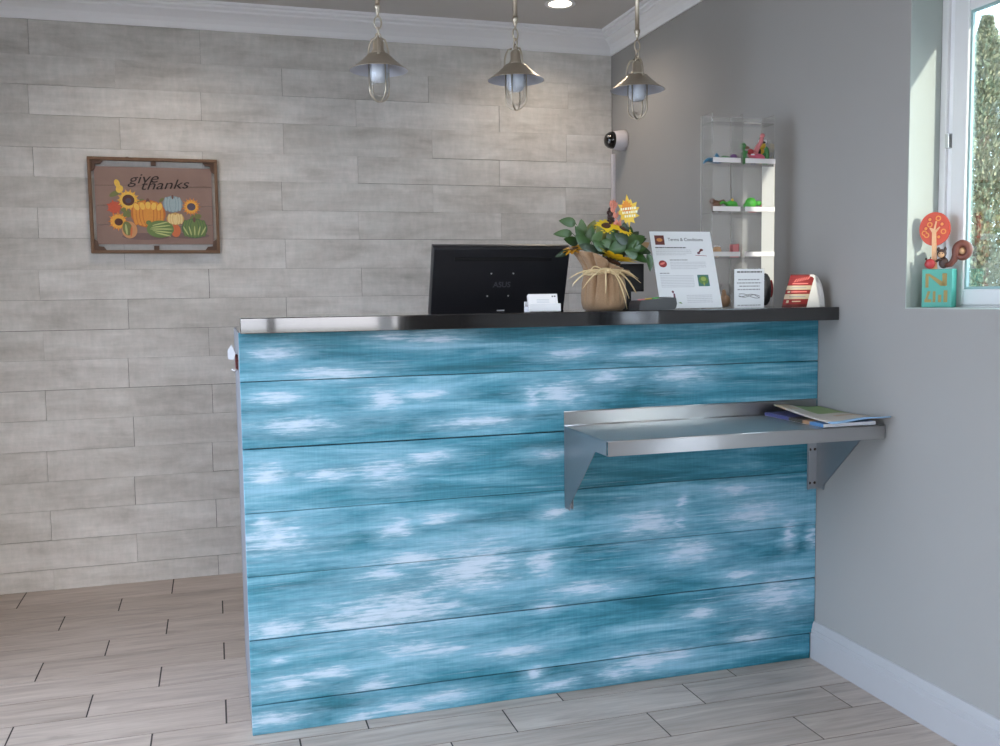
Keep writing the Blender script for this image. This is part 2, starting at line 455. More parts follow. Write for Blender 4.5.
M['leaf'] = mat('deep_green_leaf', (46, 78, 28), 0.33, noise=0.3, scale=40)
M['leaf_dark'] = mat('dark_green_leaf', (32, 52, 26), 0.38, noise=0.3, scale=40)
M['leaf_pale'] = mat('grey_green_leaf', (66, 92, 48), 0.38, noise=0.25, scale=40)
M['leaf_olive'] = mat('olive_leaf', (112, 112, 52), 0.5, noise=0.25, scale=40)
M['leaf_tan'] = mat('tan_dried_leaf', (164, 132, 98), 0.7, noise=0.2, scale=40)
M['stem'] = mat('green_stem', (70, 84, 46), 0.6)
M['petal'] = mat('yellow_petal', (250, 208, 40), 0.55, noise=0.2, scale=50)
M['petal_gold'] = mat('golden_petal', (206, 150, 26), 0.55, noise=0.25, scale=50)
M['disc'] = mat('brown_flower_centre', (74, 46, 26), 0.9, noise=0.4, scale=300, bump=0.8)
M['berry'] = mat('dark_berry', (62, 34, 32), 0.4, noise=0.3)
M['bud'] = mat('coral_bud', (224, 152, 132), 0.5, noise=0.25, scale=60)
M['foil'] = mat('yellow_leaf_card', (240, 200, 74), 0.5, noise=0.2, scale=60)
M['foil_orange'] = mat('orange_leaf_card', (230, 146, 50), 0.5)
M['foil_pale'] = mat('pale_lettering', (250, 244, 214), 0.6)
M['frame_wood'] = mat('brown_frame_wood', (112, 82, 58), 0.6, noise=0.3, scale=60)
M['frame_dark'] = mat('dark_frame_wood', (84, 58, 42), 0.6, noise=0.3, scale=60)
M['teal_block'] = mat('teal_block_paint', (70, 156, 140), 0.5, noise=0.08)
M['ochre'] = mat('ochre_mark', (150, 132, 74), 0.6)
M['orange'] = mat('orange_paint', (182, 62, 32), 0.5); M['orange_rim'] = mat('deep_orange_paint', (168, 50, 28), 0.5)
M['yellow_mark'] = mat('amber_mark', (206, 128, 52), 0.5); M['bare_wood'] = mat('pale_wood', (206, 160, 120), 0.6, noise=0.15, scale=80)
M['brown'] = mat('brown_paint', (104, 56, 42), 0.5, noise=0.15); M['brown_dark'] = mat('dark_brown_paint', (58, 38, 30), 0.5)
M['tan_paint'] = mat('tan_paint', (190, 150, 112), 0.5); M['crimson'] = mat('crimson_paint', (164, 48, 50), 0.5)
M['toy_blue'] = mat('toy_blue', (70, 128, 160), 0.4); M['toy_purple'] = mat('toy_purple', (112, 70, 122), 0.4)
M['toy_green'] = mat('toy_green', (76, 168, 62), 0.45); M['toy_darkgreen'] = mat('toy_dark_green', (64, 122, 66), 0.5)
M['toy_pink'] = mat('toy_pink', (222, 104, 130), 0.5); M['toy_rose'] = mat('toy_rose', (206, 124, 126), 0.6)
M['toy_yellow'] = mat('toy_yellow', (224, 184, 60), 0.5); M['toy_brown'] = mat('toy_brown', (112, 78, 62), 0.5)
M['toy_navy'] = mat('toy_navy', (58, 62, 104), 0.5)
M['lens'] = mat('smoked_dome', (18, 15, 16), 0.1, coat=0.5)
M['cam_white'] = mat('camera_white', (206, 200, 204), 0.45)
M['lamp_glow'] = emit('lamp_glow', (255, 240, 214), 9.0)
M['grass'] = mat('lawn', (108, 112, 92), 0.95, noise=0.4, scale=6)
M['paving'] = mat('outdoor_paving', (186, 183, 179), 0.9, noise=0.12, scale=4)
M['needle'] = mat('conifer_needles', (118, 130, 108), 0.8, noise=0.35, scale=8)
M['needle_dry'] = mat('dry_conifer_needles', (150, 148, 122), 0.8, noise=0.35, scale=8)
M['bark'] = mat('conifer_bark', (92, 74, 58), 0.9, noise=0.3, scale=20)
M['stucco'] = mat('outdoor_stucco', (206, 202, 196), 0.9, noise=0.05)

# ------------------------------------------------------------------ room dimensions (metres)
BY = 1.6406          # back wall
LX = -3.1            # left wall
FY = -4.8            # front wall
CZ = 2.418           # ceiling
WY0, WY1, WZ0, WZ1 = -2.16, -0.396, 1.147, 2.03   # right-hand window opening

# ------------------------------------------------------------------ setting
def make_floor():
    g = MB()
    g.box(LX, 0.0, FY, BY, -0.05, -0.0015, 1)
    seams = [1.645, 1.427, 1.265, 1.10, .932, .777, .612, .444, .277, .107, -.055, -.205, -.36, -.505, -.645]
    while seams[-1] > FY + 0.2: seams.append(seams[-1] - 0.158)
    seams.append(FY)
    L, base = 0.578, (-2.055, -2.245, -2.435)
    for i in range(len(seams) - 1):
        y1, y0 = seams[i] - 0.0020, seams[i + 1] + 0.0020
        off = base[i % 3]
        xs = [LX]
        k = math.floor((LX - off) / L) + 1
        while off + k * L < -0.02:
            if off + k * L > LX + 0.03: xs.append(off + k * L)
            k += 1
        xs.append(0.0)
        for a, c in zip(xs[:-1], xs[1:]):
            g.box(a + 0.0024, c - 0.0024, y0, y1, -0.008, 0.0, 0)
    return struct(g.build('floor', [M['tiles'], M['grout']]))


def make_back_wall():
    g = MB()
    g.box(LX, 0.0, BY + 0.006, BY + 0.12, -0.05, CZ + 0.05, 1)
    rows = [CZ, 2.33, 2.183, 2.066, 1.949, 1.82, 1.702, 1.579, 1.456, 1.329, 1.205, 1.08, .959, .835, .711, .584, .457, .335, .21, .087, 0.0]
    L = 0.655
    rng = random.Random(5)
    for i in range(len(rows) - 1):
        z1, z0 = rows[i], rows[i + 1]
        if i == 0: z1 -= 0.0
        off = -1.868 if i % 2 == 1 else -1.868 + L / 2
        xs = [LX]
        k = math.floor((LX - off) / L) + 1
        while off + k * L < -0.05:
            if off + k * L > LX + 0.05: xs.append(off + k * L + rng.uniform(-0.008, 0.008))
            k += 1
        xs.append(-0.002)
        for a, c in zip(xs[:-1], xs[1:]):
            gz = rng.choice((0.0002, 0.0003, 0.0005, 0.0009, 0.0016)); gx = rng.choice((0.0003, 0.0006, 0.0012))
            d = rng.uniform(0, 0.0016)
            g.box(a + gx, c - gx, BY - d, BY + 0.012, z0 + gz, z1 - 0.0003, 0)
    return struct(g.build('wall_back', [M['planks'], M['gap']]))


make_floor(); make_back_wall()

w = MB()
T = 0.18
GY0, GY1, GZ0, GZ1 = -2.16, -1.36, 0.10, 1.140      # tall glazed sidelight further along the right wall
w.box(0, T, FY - T, BY + 0.12, -0.05, GZ0, 0)
w.box(0, T, FY - T, BY + 0.12, WZ1, CZ + 0.05, 0)
w.box(0, T, WY1, BY + 0.12, WZ0, WZ1, 0)
w.box(0, T, FY - T, WY0, GZ0, WZ1, 0); w.box(0, T, GY1, BY + 0.12, GZ0, WZ0, 0); w.box(0, T, GY0, GY1, GZ1, WZ0, 0)
struct(w.build('wall_right', M['wall']))

LW = (-1.7, 0.6, 0.08, 2.2)        # shopfront glazing in the left wall: y0, y1, z0, z1
w = MB()
w.box(LX - T, LX, FY - T, BY + 0.12, -0.05, LW[2]); w.box(LX - T, LX, FY - T, BY + 0.12, LW[3], CZ + 0.05)
w.box(LX - T, LX, FY - T, LW[0], LW[2], LW[3]); w.box(LX - T, LX, LW[1], BY + 0.12, LW[2], LW[3])
struct(w.build('wall_left', M['wall']))

DX0, DX1, DZ1 = -2.95, -0.42, 2.1   # glazed entrance in the front wall
w = MB()
w.box(LX, 0, FY - T, FY, DZ1, CZ + 0.05); w.box(LX, DX0, FY - T, FY, -0.05, DZ1); w.box(DX1, 0, FY - T, FY, -0.05, DZ1)
struct(w.build('wall_front', M['wall']))

w = MB(); w.box(LX - T, T, FY - T, BY + 0.12, CZ, CZ + 0.05)
struct(w.build('ceiling', M['ceiling']))

# crown moulding: profile (distance from wall, drop from ceiling)
CROWN = [(0.0005, -0.097), (0.008, -0.097), (0.012, -0.088), (0.016, -0.074), (0.026, -0.058), (0.042, -0.045), (0.054, -0.038),
         (0.060, -0.036), (0.061, -0.028), (0.070, -0.024), (0.076, -0.022), (0.077, -0.013), (0.088, -0.011), (0.090, -0.0005), (0.0005, -0.0005)]


def crown(name, f):
    g = MB(); n = len(CROWN)
    a = [f(d, CZ + z, 0) for d, z in CROWN]; c = [f(d, CZ + z, 1) for d, z in CROWN]
    g.add(a + c, [(i, (i + 1) % n, n + (i + 1) % n, n + i) for i in range(n)] + [tuple(range(n)), tuple(reversed(range(n, 2 * n)))])
    return struct(g.build(name, M['trim']))


crown('trim_1', lambda d, z, e: (LX if e == 0 else -d, BY - 0.002 - d, z))
crown('trim_2', lambda d, z, e: (-d, BY - 0.002 - d, z) if e == 0 else (-d, FY, z))

# baseboard along the right wall, in front of the counter
BASE = [(0.0, 0.0), (0.016, 0.0), (0.016, 0.082), (0.0135, 0.085), (0.0135, 0.096), (0.011, 0.099), (0.009, 0.112), (0.005, 0.121), (0.0, 0.123)]
g = MB(); n = len(BASE)
g.add([(-d, -0.0005, z + 0.0005) for d, z in BASE] + [(-d, FY, z + 0.0005) for d, z in BASE],
      [(i, n + i, n + (i + 1) % n, (i + 1) % n) for i in range(n)] + [tuple(reversed(range(n))), tuple(range(n, 2 * n))])
struct(g.build('baseboard_right', M['skirting']))

# ------------------------------------------------------------------ windows and door
def bar_frame(g, y0, y1, z0, z1, wd, x0, x1, mat=0, wb=None):
    g.box(x0, x1, y0, y0 + wd, z0, z1, mat); g.box(x0, x1, y1 - wd, y1, z0, z1, mat)
    g.box(x0, x1, y0 + wd, y1 - wd, z0, z0 + (wb or wd), mat); g.box(x0, x1, y0 + wd, y1 - wd, z1 - wd, z1, mat)


win = bpy.data.objects.new('window_1', None); COL.objects.link(win); struct(win)
g = MB(); e = 0.003
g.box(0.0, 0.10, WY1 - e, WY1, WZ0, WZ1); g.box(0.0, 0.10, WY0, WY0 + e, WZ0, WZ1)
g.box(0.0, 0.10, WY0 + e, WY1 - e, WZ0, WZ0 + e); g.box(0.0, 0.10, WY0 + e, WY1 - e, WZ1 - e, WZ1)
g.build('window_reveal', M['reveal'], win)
g = MB(); bar_frame(g, WY0 + e, WY1 - e, WZ0 + e, WZ1 - e, 0.024, 0.10, 0.17, wb=0.005)
g.build('window_frame', M['vinyl'], win, bevel=0.002)
g = MB(); bar_frame(g, WY0 + 0.027, WY1 - 0.027, WZ0 + 0.008, WZ1 - 0.03, 0.024, 0.108, 0.165, wb=0.004)
g.build('window_stop', M['trim'], win, bevel=0.003)
g = MB(); bar_frame(g, WY0 + 0.051, WY1 - 0.051, WZ0 + 0.0085, WZ1 - 0.04, 0.054, 0.098, 0.118, wb=0.043)
g.build('window_sash', M['vinyl'], win, bevel=0.004)
g = MB(); bar_frame(g, WY0 + 0.105, WY1 - 0.105, WZ0 + 0.0515, WZ1 - 0.094, 0.007, 0.1035, 0.112)
g.build('window_seal', M['seal'], win)
g = MB(); g.box(0.107, 0.110, WY0 + 0.109, WY1 - 0.109, WZ0 + 0.055, WZ1 - 0.097)
g.build('window_pane', M['window'], win)
g = MB(); g.box(0.094, 0.108, WY1 - 0.045, WY1 - 0.03, 1.585, 1.625)
g.build('window_hinge', M['screw'], win, bevel=0.002)

win3 = bpy.data.objects.new('window_3', None); COL.objects.link(win3); struct(win3)
g = MB(); bar_frame(g, GY0, GY1, GZ0, GZ1, 0.02, 0.06, 0.12); g.build('window_frame', M['charcoal'], win3)
g = MB(); g.box(0.09, 0.094, GY0 + 0.02, GY1 - 0.02, GZ0 + 0.02, GZ1 - 0.02); g.build('window_pane', M['shop_glass'], win3)

win2 = bpy.data.objects.new('window_2', None); COL.objects.link(win2); struct(win2)
g = MB(); bar_frame(g, LW[0], LW[1], LW[2], LW[3], 0.05, LX - 0.12, LX - 0.05)
for k in range(1, 4):
    y = LW[0] + (LW[1] - LW[0]) * k / 4; g.box(LX - 0.12, LX - 0.05, y - 0.025, y + 0.025, LW[2] + 0.05, LW[3] - 0.05)
g.build('window_frame', M['vinyl'], win2)
g = MB(); g.box(LX - 0.09, LX - 0.084, LW[0] + 0.05, LW[1] - 0.05, LW[2] + 0.05, LW[3] - 0.05)
g.build('window_pane', M['shop_glass'], win2)

door = bpy.data.objects.new('door_1', None); COL.objects.link(door); struct(door)
g = MB()
for x in (DX0, -1.47, DX1 - 0.06): g.box(x, x + 0.06, FY - 0.13, FY - 0.06, 0.0, DZ1)
g.box(DX0 + 0.06, DX1 - 0.06, FY - 0.13, FY - 0.06, DZ1 - 0.06, DZ1); g.box(DX0 + 0.06, DX1 - 0.06, FY - 0.13, FY - 0.06, 0.0, 0.1)
g.build('door_frame', M['charcoal'], door)
g = MB(); g.box(DX0 + 0.06, DX1 - 0.06, FY - 0.098, FY - 0.092, 0.1, DZ1 - 0.06)
g.build('door_pane', M['shop_glass'], door)

# ------------------------------------------------------------------ outdoors
g = MB(); g.box(-40, 40, -40, 40, -0.20, -0.12); struct(g.build('ground', M['grass']))
g = MB(); g.box(-16, LX - T - 0.01, -14, 9, -0.119, -0.09); g.box(LX - T - 0.01, 7.0, -14, FY - T - 0.01, -0.119, -0.09); g.box(T + 0.01, 4.0, FY - T - 0.01, 1.2, -0.119, -0.09); struct(g.build('pavement', M['paving']))
g = MB(); PE = FY - T - 4.0          # unseen roof and fascia, added to keep the sun off the counter
g.box(-3.4, 0.18, PE, FY - T - 0.02, 2.42, 2.55); g.box(-3.4, 0.18, PE, PE + 0.05, 1.86, 2.42)
g.box(-3.4, -3.25, PE + 0.06, PE + 0.21, -0.09, 2.42); g.box(0.03, 0.18, PE + 0.06, PE + 0.21, -0.09, 2.42)
struct(g.build('sun_shade_roof', M['stucco']))
g = MB(); g.box(0.8, 7.0, -9.4, -9.0, -0.12, 3.06); g.box(0.7, 7.1, -9.5, -8.9, 3.06, 3.09); struct(g.build('wall_sun_blocker', M['stucco']))  # unseen wall, added to block low sun from the counter boards


def conifer(label, loc, h, rad, seed, n, mats=(0.5,)):
    rng = random.Random(seed)
    t = thing('conifer', label, 'tree', loc, 0, None)
    g = MB(); g.lathe([(0.11, 0), (0.08, h * 0.4), (0.02, h * 0.92)], 10); g.build('trunk', M['bark'], t)
    g = MB()
    for _ in range(n):
        z = h * (0.06 + 0.94 * rng.random() ** 1.25)
        f = 1 - z / h
        r0 = rad * (f ** 0.9) * (0.35 + 0.65 * rng.random() ** 0.5) * (0.88 + 0.16 * math.sin(z * 7 + rng.random()))
        a = rng.uniform(0, 2 * PI)
        p = Vector((r0 * math.cos(a), r0 * math.sin(a), z))
        d = Vector((math.cos(a) + rng.uniform(-.5, .5), math.sin(a) + rng.uniform(-.5, .5), rng.uniform(0.2, 1.5)))
        g.leaf(p, d, rng.uniform(0.045, 0.09), rng.uniform(0.016, 0.032), (rng.uniform(-1, 1), rng.uniform(-1, 1), 0.6), 0.1, 0.2, 0 if rng.random() < mats[0] else 1, nl=2)
    g.build('foliage', [M['needle'], M['needle_dry']], t)
    return t


conifer('tall pointed conifer outside the window, its tip against the sky', (6.03, 5.72, -0.12), 4.14, 1.05, 3, 42000)
conifer('second conifer just behind the tall pointed one, partly hidden by it', (9.0, 8.3, -0.12), 5.6, 1.3, 4, 20000)
conifer('broad conifer standing farthest off behind the other two', (12.6, 11.4, -0.12), 5.2, 2.0, 9, 16000)

# ------------------------------------------------------------------ reception counter
H, TH, W = 1.15, 0.0406, 1.789
OV, SD = 0.106, 0.28
ctr = thing('reception_counter', 'long reception counter faced with teal and white brushed boards', 'counter')
g = MB()
bz = [0.0, .085, .269, .445, .62, .797, .978, H - TH - 0.001]
gaps = [0, .0022, .0026, .0008, .0008, .0030, .0014, 0]
for i in range(7):
    top = bz[i + 1] - gaps[i + 1]
    # boards stop at the skirting on the right
    g.box(-W, -0.018 if i == 0 else -0.0015, 0.0 - (0.0005 * (i % 2)), 0.018, bz[i] + 0.0005, top, 0)
g.build('front_boards', M['teal'], ctr, bevel=0.0012)
g = MB(); g.box(-W + 0.02, -0.02, 0.0181, 0.045, 0.004, H - TH - 0.002); g.build('backing_panel', M['gap'], ctr)
g = MB(); g.box(-W, -W + 0.019, 0.0185, 0.60, 0.002, H - TH - 0.002); g.build('side_panel', M['side'], ctr, bevel=0.001)
g = MB(); g.box(-W + 0.02, -0.005, 0.046, 0.60, 0.74, 0.765); g.build('work_surface', M['side'], ctr)

g = MB(); g.box(-W + 0.002, -0.0015, -OV, SD, H - TH, H)
ct = tag(g.build('countertop', M['granite'], None, bevel=0.002), 'polished black stone top lying along the teal counter', 'countertop')

# clip with a paper tag on the left side of the counter
t = thing('tag_clip', 'small dark red clip holding a white tag on the counter side', 'clip', (-W - 0.0005, 0.15, 1.022))
g = MB(); g.box(-0.007, 0, -0.012, 0.012, -0.022, 0.022); g.cyl((-0.003, -0.012, 0.004), (-0.003, -0.018, 0.004), 0.005, seg=12); g.build('clip_body', M['maroon'], t, bevel=0.002)
g = MB(); g.prism([(-0.010, -0.002), (0.006, -0.004), (0.012, 0.014), (0.002, 0.040), (-0.010, 0.022)], 0, 0.0015, 0, plane((-0.0165, -0.012, 0.012), (1, -0.35, 0), (-0.25, 0, 1)))
g.build('paper_tag', M['ink_pale'], t)
g = MB(); g.tube([(-0.0035, -0.013, -0.020), (-0.010, -0.016, -0.023), (-0.0165, -0.014, -0.018)], 0.0022, 8); g.build('tag_hook', M['white'], t)

# ------------------------------------------------------------------ steel wall shelf
SX0, SY, SZ = -0.870, -0.329, 0.812
sh = thing('wall_shelf', 'stainless steel shelf on brackets fixed to the counter front', 'shelf', (0, 0, 0))
g = MB()
g.box(SX0, -0.006, SY, -0.0025, SZ - 0.0015, SZ)                 # pan
g.box(SX0, -0.006, -0.0025, -0.0010, SZ - 0.0015, SZ + 0.043)    # upstand
g.box(SX0, -0.006, SY, SY + 0.0015, SZ - 0.040, SZ - 0.0015)     # front lip
g.box(SX0, -0.006, SY + 0.0015, SY + 0.012, SZ - 0.040, SZ - 0.0385)
g.tube([(SX0, -0.0045, SZ + 0.0012), (-0.006, -0.0045, SZ + 0.0012)], 0.0022, 8)
g.tube([(SX0, -0.002, SZ + 0.0425), (-0.006, -0.002, SZ + 0.0425)], 0.0018, 8)
g.tube([(SX0, SY + 0.001, SZ - 0.001), (-0.006, SY + 0.001, SZ - 0.001)], 0.0018, 8)
g.build('shelf_pan', M['steel'], sh, grain='x')
for x0, flange in ((SX0, 1), (-0.0020, -1)):
    g = MB()
    prof = [(-0.0012, SZ - 0.002), (-0.0012, 0.569), (-0.042, 0.566), (-0.046, 0.585), (-0.240, 0.772), (-0.318, 0.772), (-0.318, SZ - 0.002)]
    g.prism(prof, 0, 0.002 * flange, 0, plane((x0, 0, 0), (0, 1, 0), (0, 0, 1)))
    br = g.build('bracket', M['steel_plate'], sh, grain='z')
    g = MB()
    fx0, fx1 = (x0 + 0.002, x0 + 0.024) if flange > 0 else (x0 - 0.036, x0 - 0.002)
    g.box(fx0, fx1, -0.004, -0.0012, 0.563, SZ - 0.043)
    g.box((fx0 if flange < 0 else fx1 - 0.002), (fx0 + 0.002 if flange < 0 else fx1), -0.012, -0.004, 0.563, SZ - 0.043)
    g.build('mounting_flange', M['steel_plate'], br, bevel=0.0008, grain='z')
    for sx in ((0.25, 0.78) if flange < 0 else ()):
        for z in (0.583, 0.692):
            x = fx0 + (fx1 - fx0) * sx
            g = MB(); g.cyl((x, -0.004, z), (x, -0.0060, z), 0.0044, seg=12); g.cyl((x, -0.0060, z), (x, -0.0064, z), 0.0022, seg=8, mat=1)
            g.build('screw', [M['brown_dark'], M['dark_hole']], br)

# leaflets on the shelf
g = MB()
M_b = plane((-0.180, -0.02, SZ + 0.0008), (1, 0, 0), (0, 1, 0))
g.box(-0.026, 0.150, -0.30, 0.0, 0, 0.010, 0, M_b)
cols = [(0.0, -0.13, 1), (-0.13, -0.20, 2), (-0.20, -0.235, 3), (-0.235, -0.30, 4)]
for y1, y0, k in cols: g.flat([(-0.026, y0), (0.15, y0), (0.15, y1), (-0.026, y1)], 0.0102, k, M_b)
for y1, y0, k in cols: g.add([(-0.0262, y0, 0.0004), (-0.0262, y1, 0.0004), (-0.0262, y1, 0.0102), (-0.0262, y0, 0.0102)], [(0, 1, 2, 3)], k, False, M_b)
M['violet'] = mat('violet_print', (86, 88, 138), 0.4); M['olive'] = mat('olive_print', (70, 66, 58), 0.4); M['tanp'] = mat('tan_print', (176, 138, 104), 0.4); M['sky'] = mat('sky_blue_print', (96, 142, 190), 0.4)
tag(g.build('booklet', [M['paper'], M['violet'], M['olive'], M['tanp'], M['sky']]), 'violet and blue booklet lying under the map on the steel shelf', 'booklet')

g = MB()
NX, NY = 10, 14
vs, fs, ms = [], [], []
for j in range(NY + 1):
    v = j / NY
    y = -0.022 - v * 0.338
    for i in range(NX + 1):
        u = i / NX
        xl = -0.176 - 0.028 * v
        x = xl + (-0.010 - xl) * u
        z = SZ + 0.019 + 0.014 * (1 - v) * (1 - u) - 0.006 * math.sin(PI * v) + 0.010 * (v ** 3) * u + 0.002 * math.sin(7 * u + 4 * v)
        vs.append((x, y, z))
for j in range(NY):
    for i in range(NX):
        a = j * (NX + 1) + i
        g.add([], [])
        u, v = (i + .5) / NX, (j + .5) / NY
        k = 0
        if u > 0.42 and v < 0.42 and u + v * 0.5 < 1.15: k = 1
        elif u < 0.3 and v < 0.25 or 0.55 < v < 0.63 and u > 0.5: k = 2
        elif v > 0.93: k = 3
        fs.append((a, a + NX + 1, a + NX + 2, a + 1)); ms.append(k)
off = len(g.v)
g.v += vs; g.f += [list(f) for f in fs]; g.m += ms; g.s += [True] * len(fs)
M['map_cream'] = mat('map_cream', (204, 194, 182), 0.5, noise=0.12, scale=25); M['map_green'] = mat('map_green', (146, 166, 104), 0.5, noise=0.1, scale=30)
M['map_tan'] = mat('map_tan', (196, 168, 138), 0.5, noise=0.1); M['map_blue'] = mat('map_blue', (140, 178, 214), 0.45)
tag(g.build('folded_map', [M['map_cream'], M['map_green'], M['map_tan'], M['map_blue']], solid=0.0035),
    'large cream and green folded map with blue edge overhanging the steel shelf', 'map')

# ------------------------------------------------------------------ monitor
mt = thing('monitor', 'black computer monitor seen from behind above the counter', 'monitor', (-0.95, 0.45, 0.766))
Mm = Matrix.Translation((0, 0.42 - 0.45, 1.145 - 0.766)) @ Matrix.Rotation(R(19), 4, 'X')
g = MB()
g.box(-0.225, 0.240, 0.012, 0.030, -0.05, 0.2235, 0, Mm)
# rear shell, chamfered towards the rim
rim = [(-0.225, -0.05), (0.240, -0.05), (0.240, 0.2235), (-0.225, 0.2235)]
inn = [(-0.2225, -0.048), (0.2375, -0.048), (0.2375, 0.2165), (-0.2225, 0.2165)]
vs = [(x, 0.012, z) for x, z in rim] + [(x, 0.0, z) for x, z in inn]
g.add(vs, [(4, 5, 6, 7), (0, 1, 5, 4), (1, 2, 6, 5), (2, 3, 7, 6), (3, 0, 4, 7)], 0, False, Mm)
cas = g.build('casing', M['black'], mt, bevel=0.0015)
g = MB()
slot = [(-0.150 + 0.006 * math.cos(a), 0.182 + 0.006 * math.sin(a)) for a in [PI / 2 + PI * k / 8 for k in range(9)]] + \
       [(0.170 + 0.006 * math.cos(a), 0.182 + 0.006 * math.sin(a)) for a in [-PI / 2 + PI * k / 8 for k in range(9)]]
g.prism(slot, -0.0006, 0.004, 0, Mm @ plane((0, 0, 0), (1, 0, 0), (0, 0, 1)))
g.build('vent_slot', M['black_matte'], cas)
for x, z in ((-0.027, 0.133), (0.048, 0.133), (-0.035, 0.056), (0.037, 0.056)):
    g = MB(); g.cyl((x, 0.0006, z), (x, -0.0012, z), 0.0028, seg=12, M=Mm); g.build('mount_screw', M['screw'], cas)
text_mesh('brand_lettering', 'ASUS', 0.026, M['brand'], cas, Mm @ plane((0.012, -0.0004, 0.094), (1, 0, 0), (0, 0, 1)), bold=0.0006)
g = MB(); g.box(0.002, 0.028, -0.0008, 0.001, 0.001, 0.007, 0, Mm); g.build('rating_label', M['white'], cas)
g = MB(); g.box(-0.22, 0.22, 0.0301, 0.0306, -0.035, 0.222, 0, Mm); g.build('screen', M['black_gloss'], mt)
g = MB(); g.box(-0.04, 0.04, -0.03, -0.012, 0.012, 0.345); g.build('stand_neck', M['black'], mt, bevel=0.003)
g = MB(); g.lathe([(0.11, 0), (0.11, 0.006), (0.06, 0.012)], 32); g.build('stand_base', M['black'], mt)

# ------------------------------------------------------------------ business cards
t = thing('card_holder', 'small white card holder on the counter edge before the monitor', 'card holder', (-0.951, -0.05, H + 0.0005))
g = MB()
g.box(-0.048, 0.048, -0.022, -0.019, 0, 0.024); g.box(-0.048, 0.048, -0.022, 0.022, 0, 0.003)
g.box(-0.048, -0.0455, -0.0189, 0.0159, 0.0031, 0.016); g.box(0.0455, 0.048, -0.0189, 0.0159, 0.0031, 0.016)
g.box(-0.048, 0.048, 0.016, 0.022, 0, 0.03)
g.build('holder_tray', M['white'], t, bevel=0.0008)
g = MB(); cm = plane((0, -0.016, 0.0035), (1, 0, 0), (0, 0.28, 1))
for k in range(5): g.box(-0.0435, 0.0435, 0, 0.0495 - 0.0004 * k, -0.0010 - 0.003 * k, 0.0 - 0.003 * k, 0, cm)
for a, c in ((0.026, 0.031), (0.033, 0.038)): g.flat([(a, 0.040), (c, 0.040), (c, 0.044), (a, 0.044)], 0.0002, 1, cm)
for k in range(3): g.flat([(-0.02, 0.032 - k * 0.004), (0.018, 0.032 - k * 0.004), (0.018, 0.0335 - k * 0.004), (-0.02, 0.0335 - k * 0.004)], 0.0002, 2, cm)
g.build('business_cards', [M['card'], M['ink_dark'], M['ink_pale']], t)

# ------------------------------------------------------------------ burlap flower arrangement
PX, PY = -0.726, 0.035
pot = thing('flower_arrangement', 'artificial sunflowers and leaves in a burlap wrapped pot tied with raffia', 'flowers', (PX, PY, H + 0.0005))
g = MB()
SEG = 120
prof = [(0.053, 0.0), (0.062, 0.006), (0.0665, 0.022), (0.0665, 0.045), (0.063, 0.078), (0.058, 0.101), (0.056, 0.113), (0.059, 0.122), (0.070, 0.134), (0.083, 0.146)]
vs, fs = [], []
for i, (r, z) in enumerate(prof):
    t_ = z / 0.146
    for k in range(SEG):
        a = 2 * PI * k / SEG
        pleat = 1 + (0.02 - 0.21 * math.exp(-(math.sin(5.5 * a + 0.5 * math.sin(2 * a)) / 0.36) ** 2) + 0.015 * math.sin(19 * a)) * min(1, max(0, (t_ - 0.08) * 2.2))
        zz = z
        if i >= 7:      # the collar stands higher at the left and dips at the right front
            up = (i - 6) / 3
            zz += up * (-0.042 * math.cos(a + 0.25) + 0.004 * math.sin(5 * a))
            pleat += up * (0.26 * max(0, -math.cos(a)))
        vs.append((r * pleat * math.cos(a), r * pleat * math.sin(a), zz))
for i in range(len(prof) - 1):
    for k in range(SEG):
        k2 = (k + 1) % SEG
        fs.append((i * SEG + k, i * SEG + k2, (i + 1) * SEG + k2, (i + 1) * SEG + k))
fs.append(tuple(reversed(range(SEG))))
g.add(vs, fs, 0, True)
wrap = g.build('burlap_wrap', M['burlap'], pot, solid=0.0016)
# soil / foam plug that closes the pot
g = MB(); g.lathe([(0.002, 0.112), (0.050, 0.112), (0.050, 0.12), (0.002, 0.124)], 24); g.build('foam_filler', M['leaf_dark'], pot)
# raffia tie: a wound band, a knot, bow loops and loose ends
g = MB(); rng = random.Random(8)
for q in range(7):
    pts = []
    for k in range(40):
        a = 2 * PI * k / 40
        pts.append(((0.061 + 0.001 * (q % 2)) * math.cos(a), (0.061 + 0.001 * (q % 2)) * math.sin(a), 0.108 + 0.0016 * q + 0.003 * math.sin(a * 3 + q)))
    g.tube(pts, 0.0017, 5, closed=True)
band = g.build('raffia_tie', M['raffia'], pot)
g = MB()
kx, ky, kz = -0.022, -0.064, 0.117
g.ell((kx, ky, kz), (0.017, 0.010, 0.009))
ends = [(-0.128, -0.070, 0.072), (-0.134, -0.06, 0.094), (-0.118, -0.07, 0.086), (-0.100, -0.08, 0.064), (-0.122, -0.06, 0.080), (-0.066, -0.09, 0.106), (-0.03, -0.085, 0.05),
        (0.098, -0.05, 0.080), (0.085, -0.06, 0.093), (0.075, -0.065, 0.050), (0.082, -0.055, 0.050), (0.040, -0.080, 0.004), (0.046, -0.082, 0.034),
        (0.07, -0.07, 0.10)]
for ex, ey, ez in ends:
    mx = kx + (ex - kx) * 0.55 + rng.uniform(-.006, .006); my = min(ky, ey) - 0.006; mz = max(kz, ez) + 0.006 + rng.uniform(0, .008)
    pts = []
    for k in range(9):
        s = k / 8
        pts.append(tuple((1 - s) ** 2 * a + 2 * s * (1 - s) * b_ + s * s * c for a, b_, c in zip((kx, ky, kz), (mx, my, mz), (ex, ey, ez))))
    g.tube(pts, [0.0021] * 7 + [0.0014, 0.0006], 5)
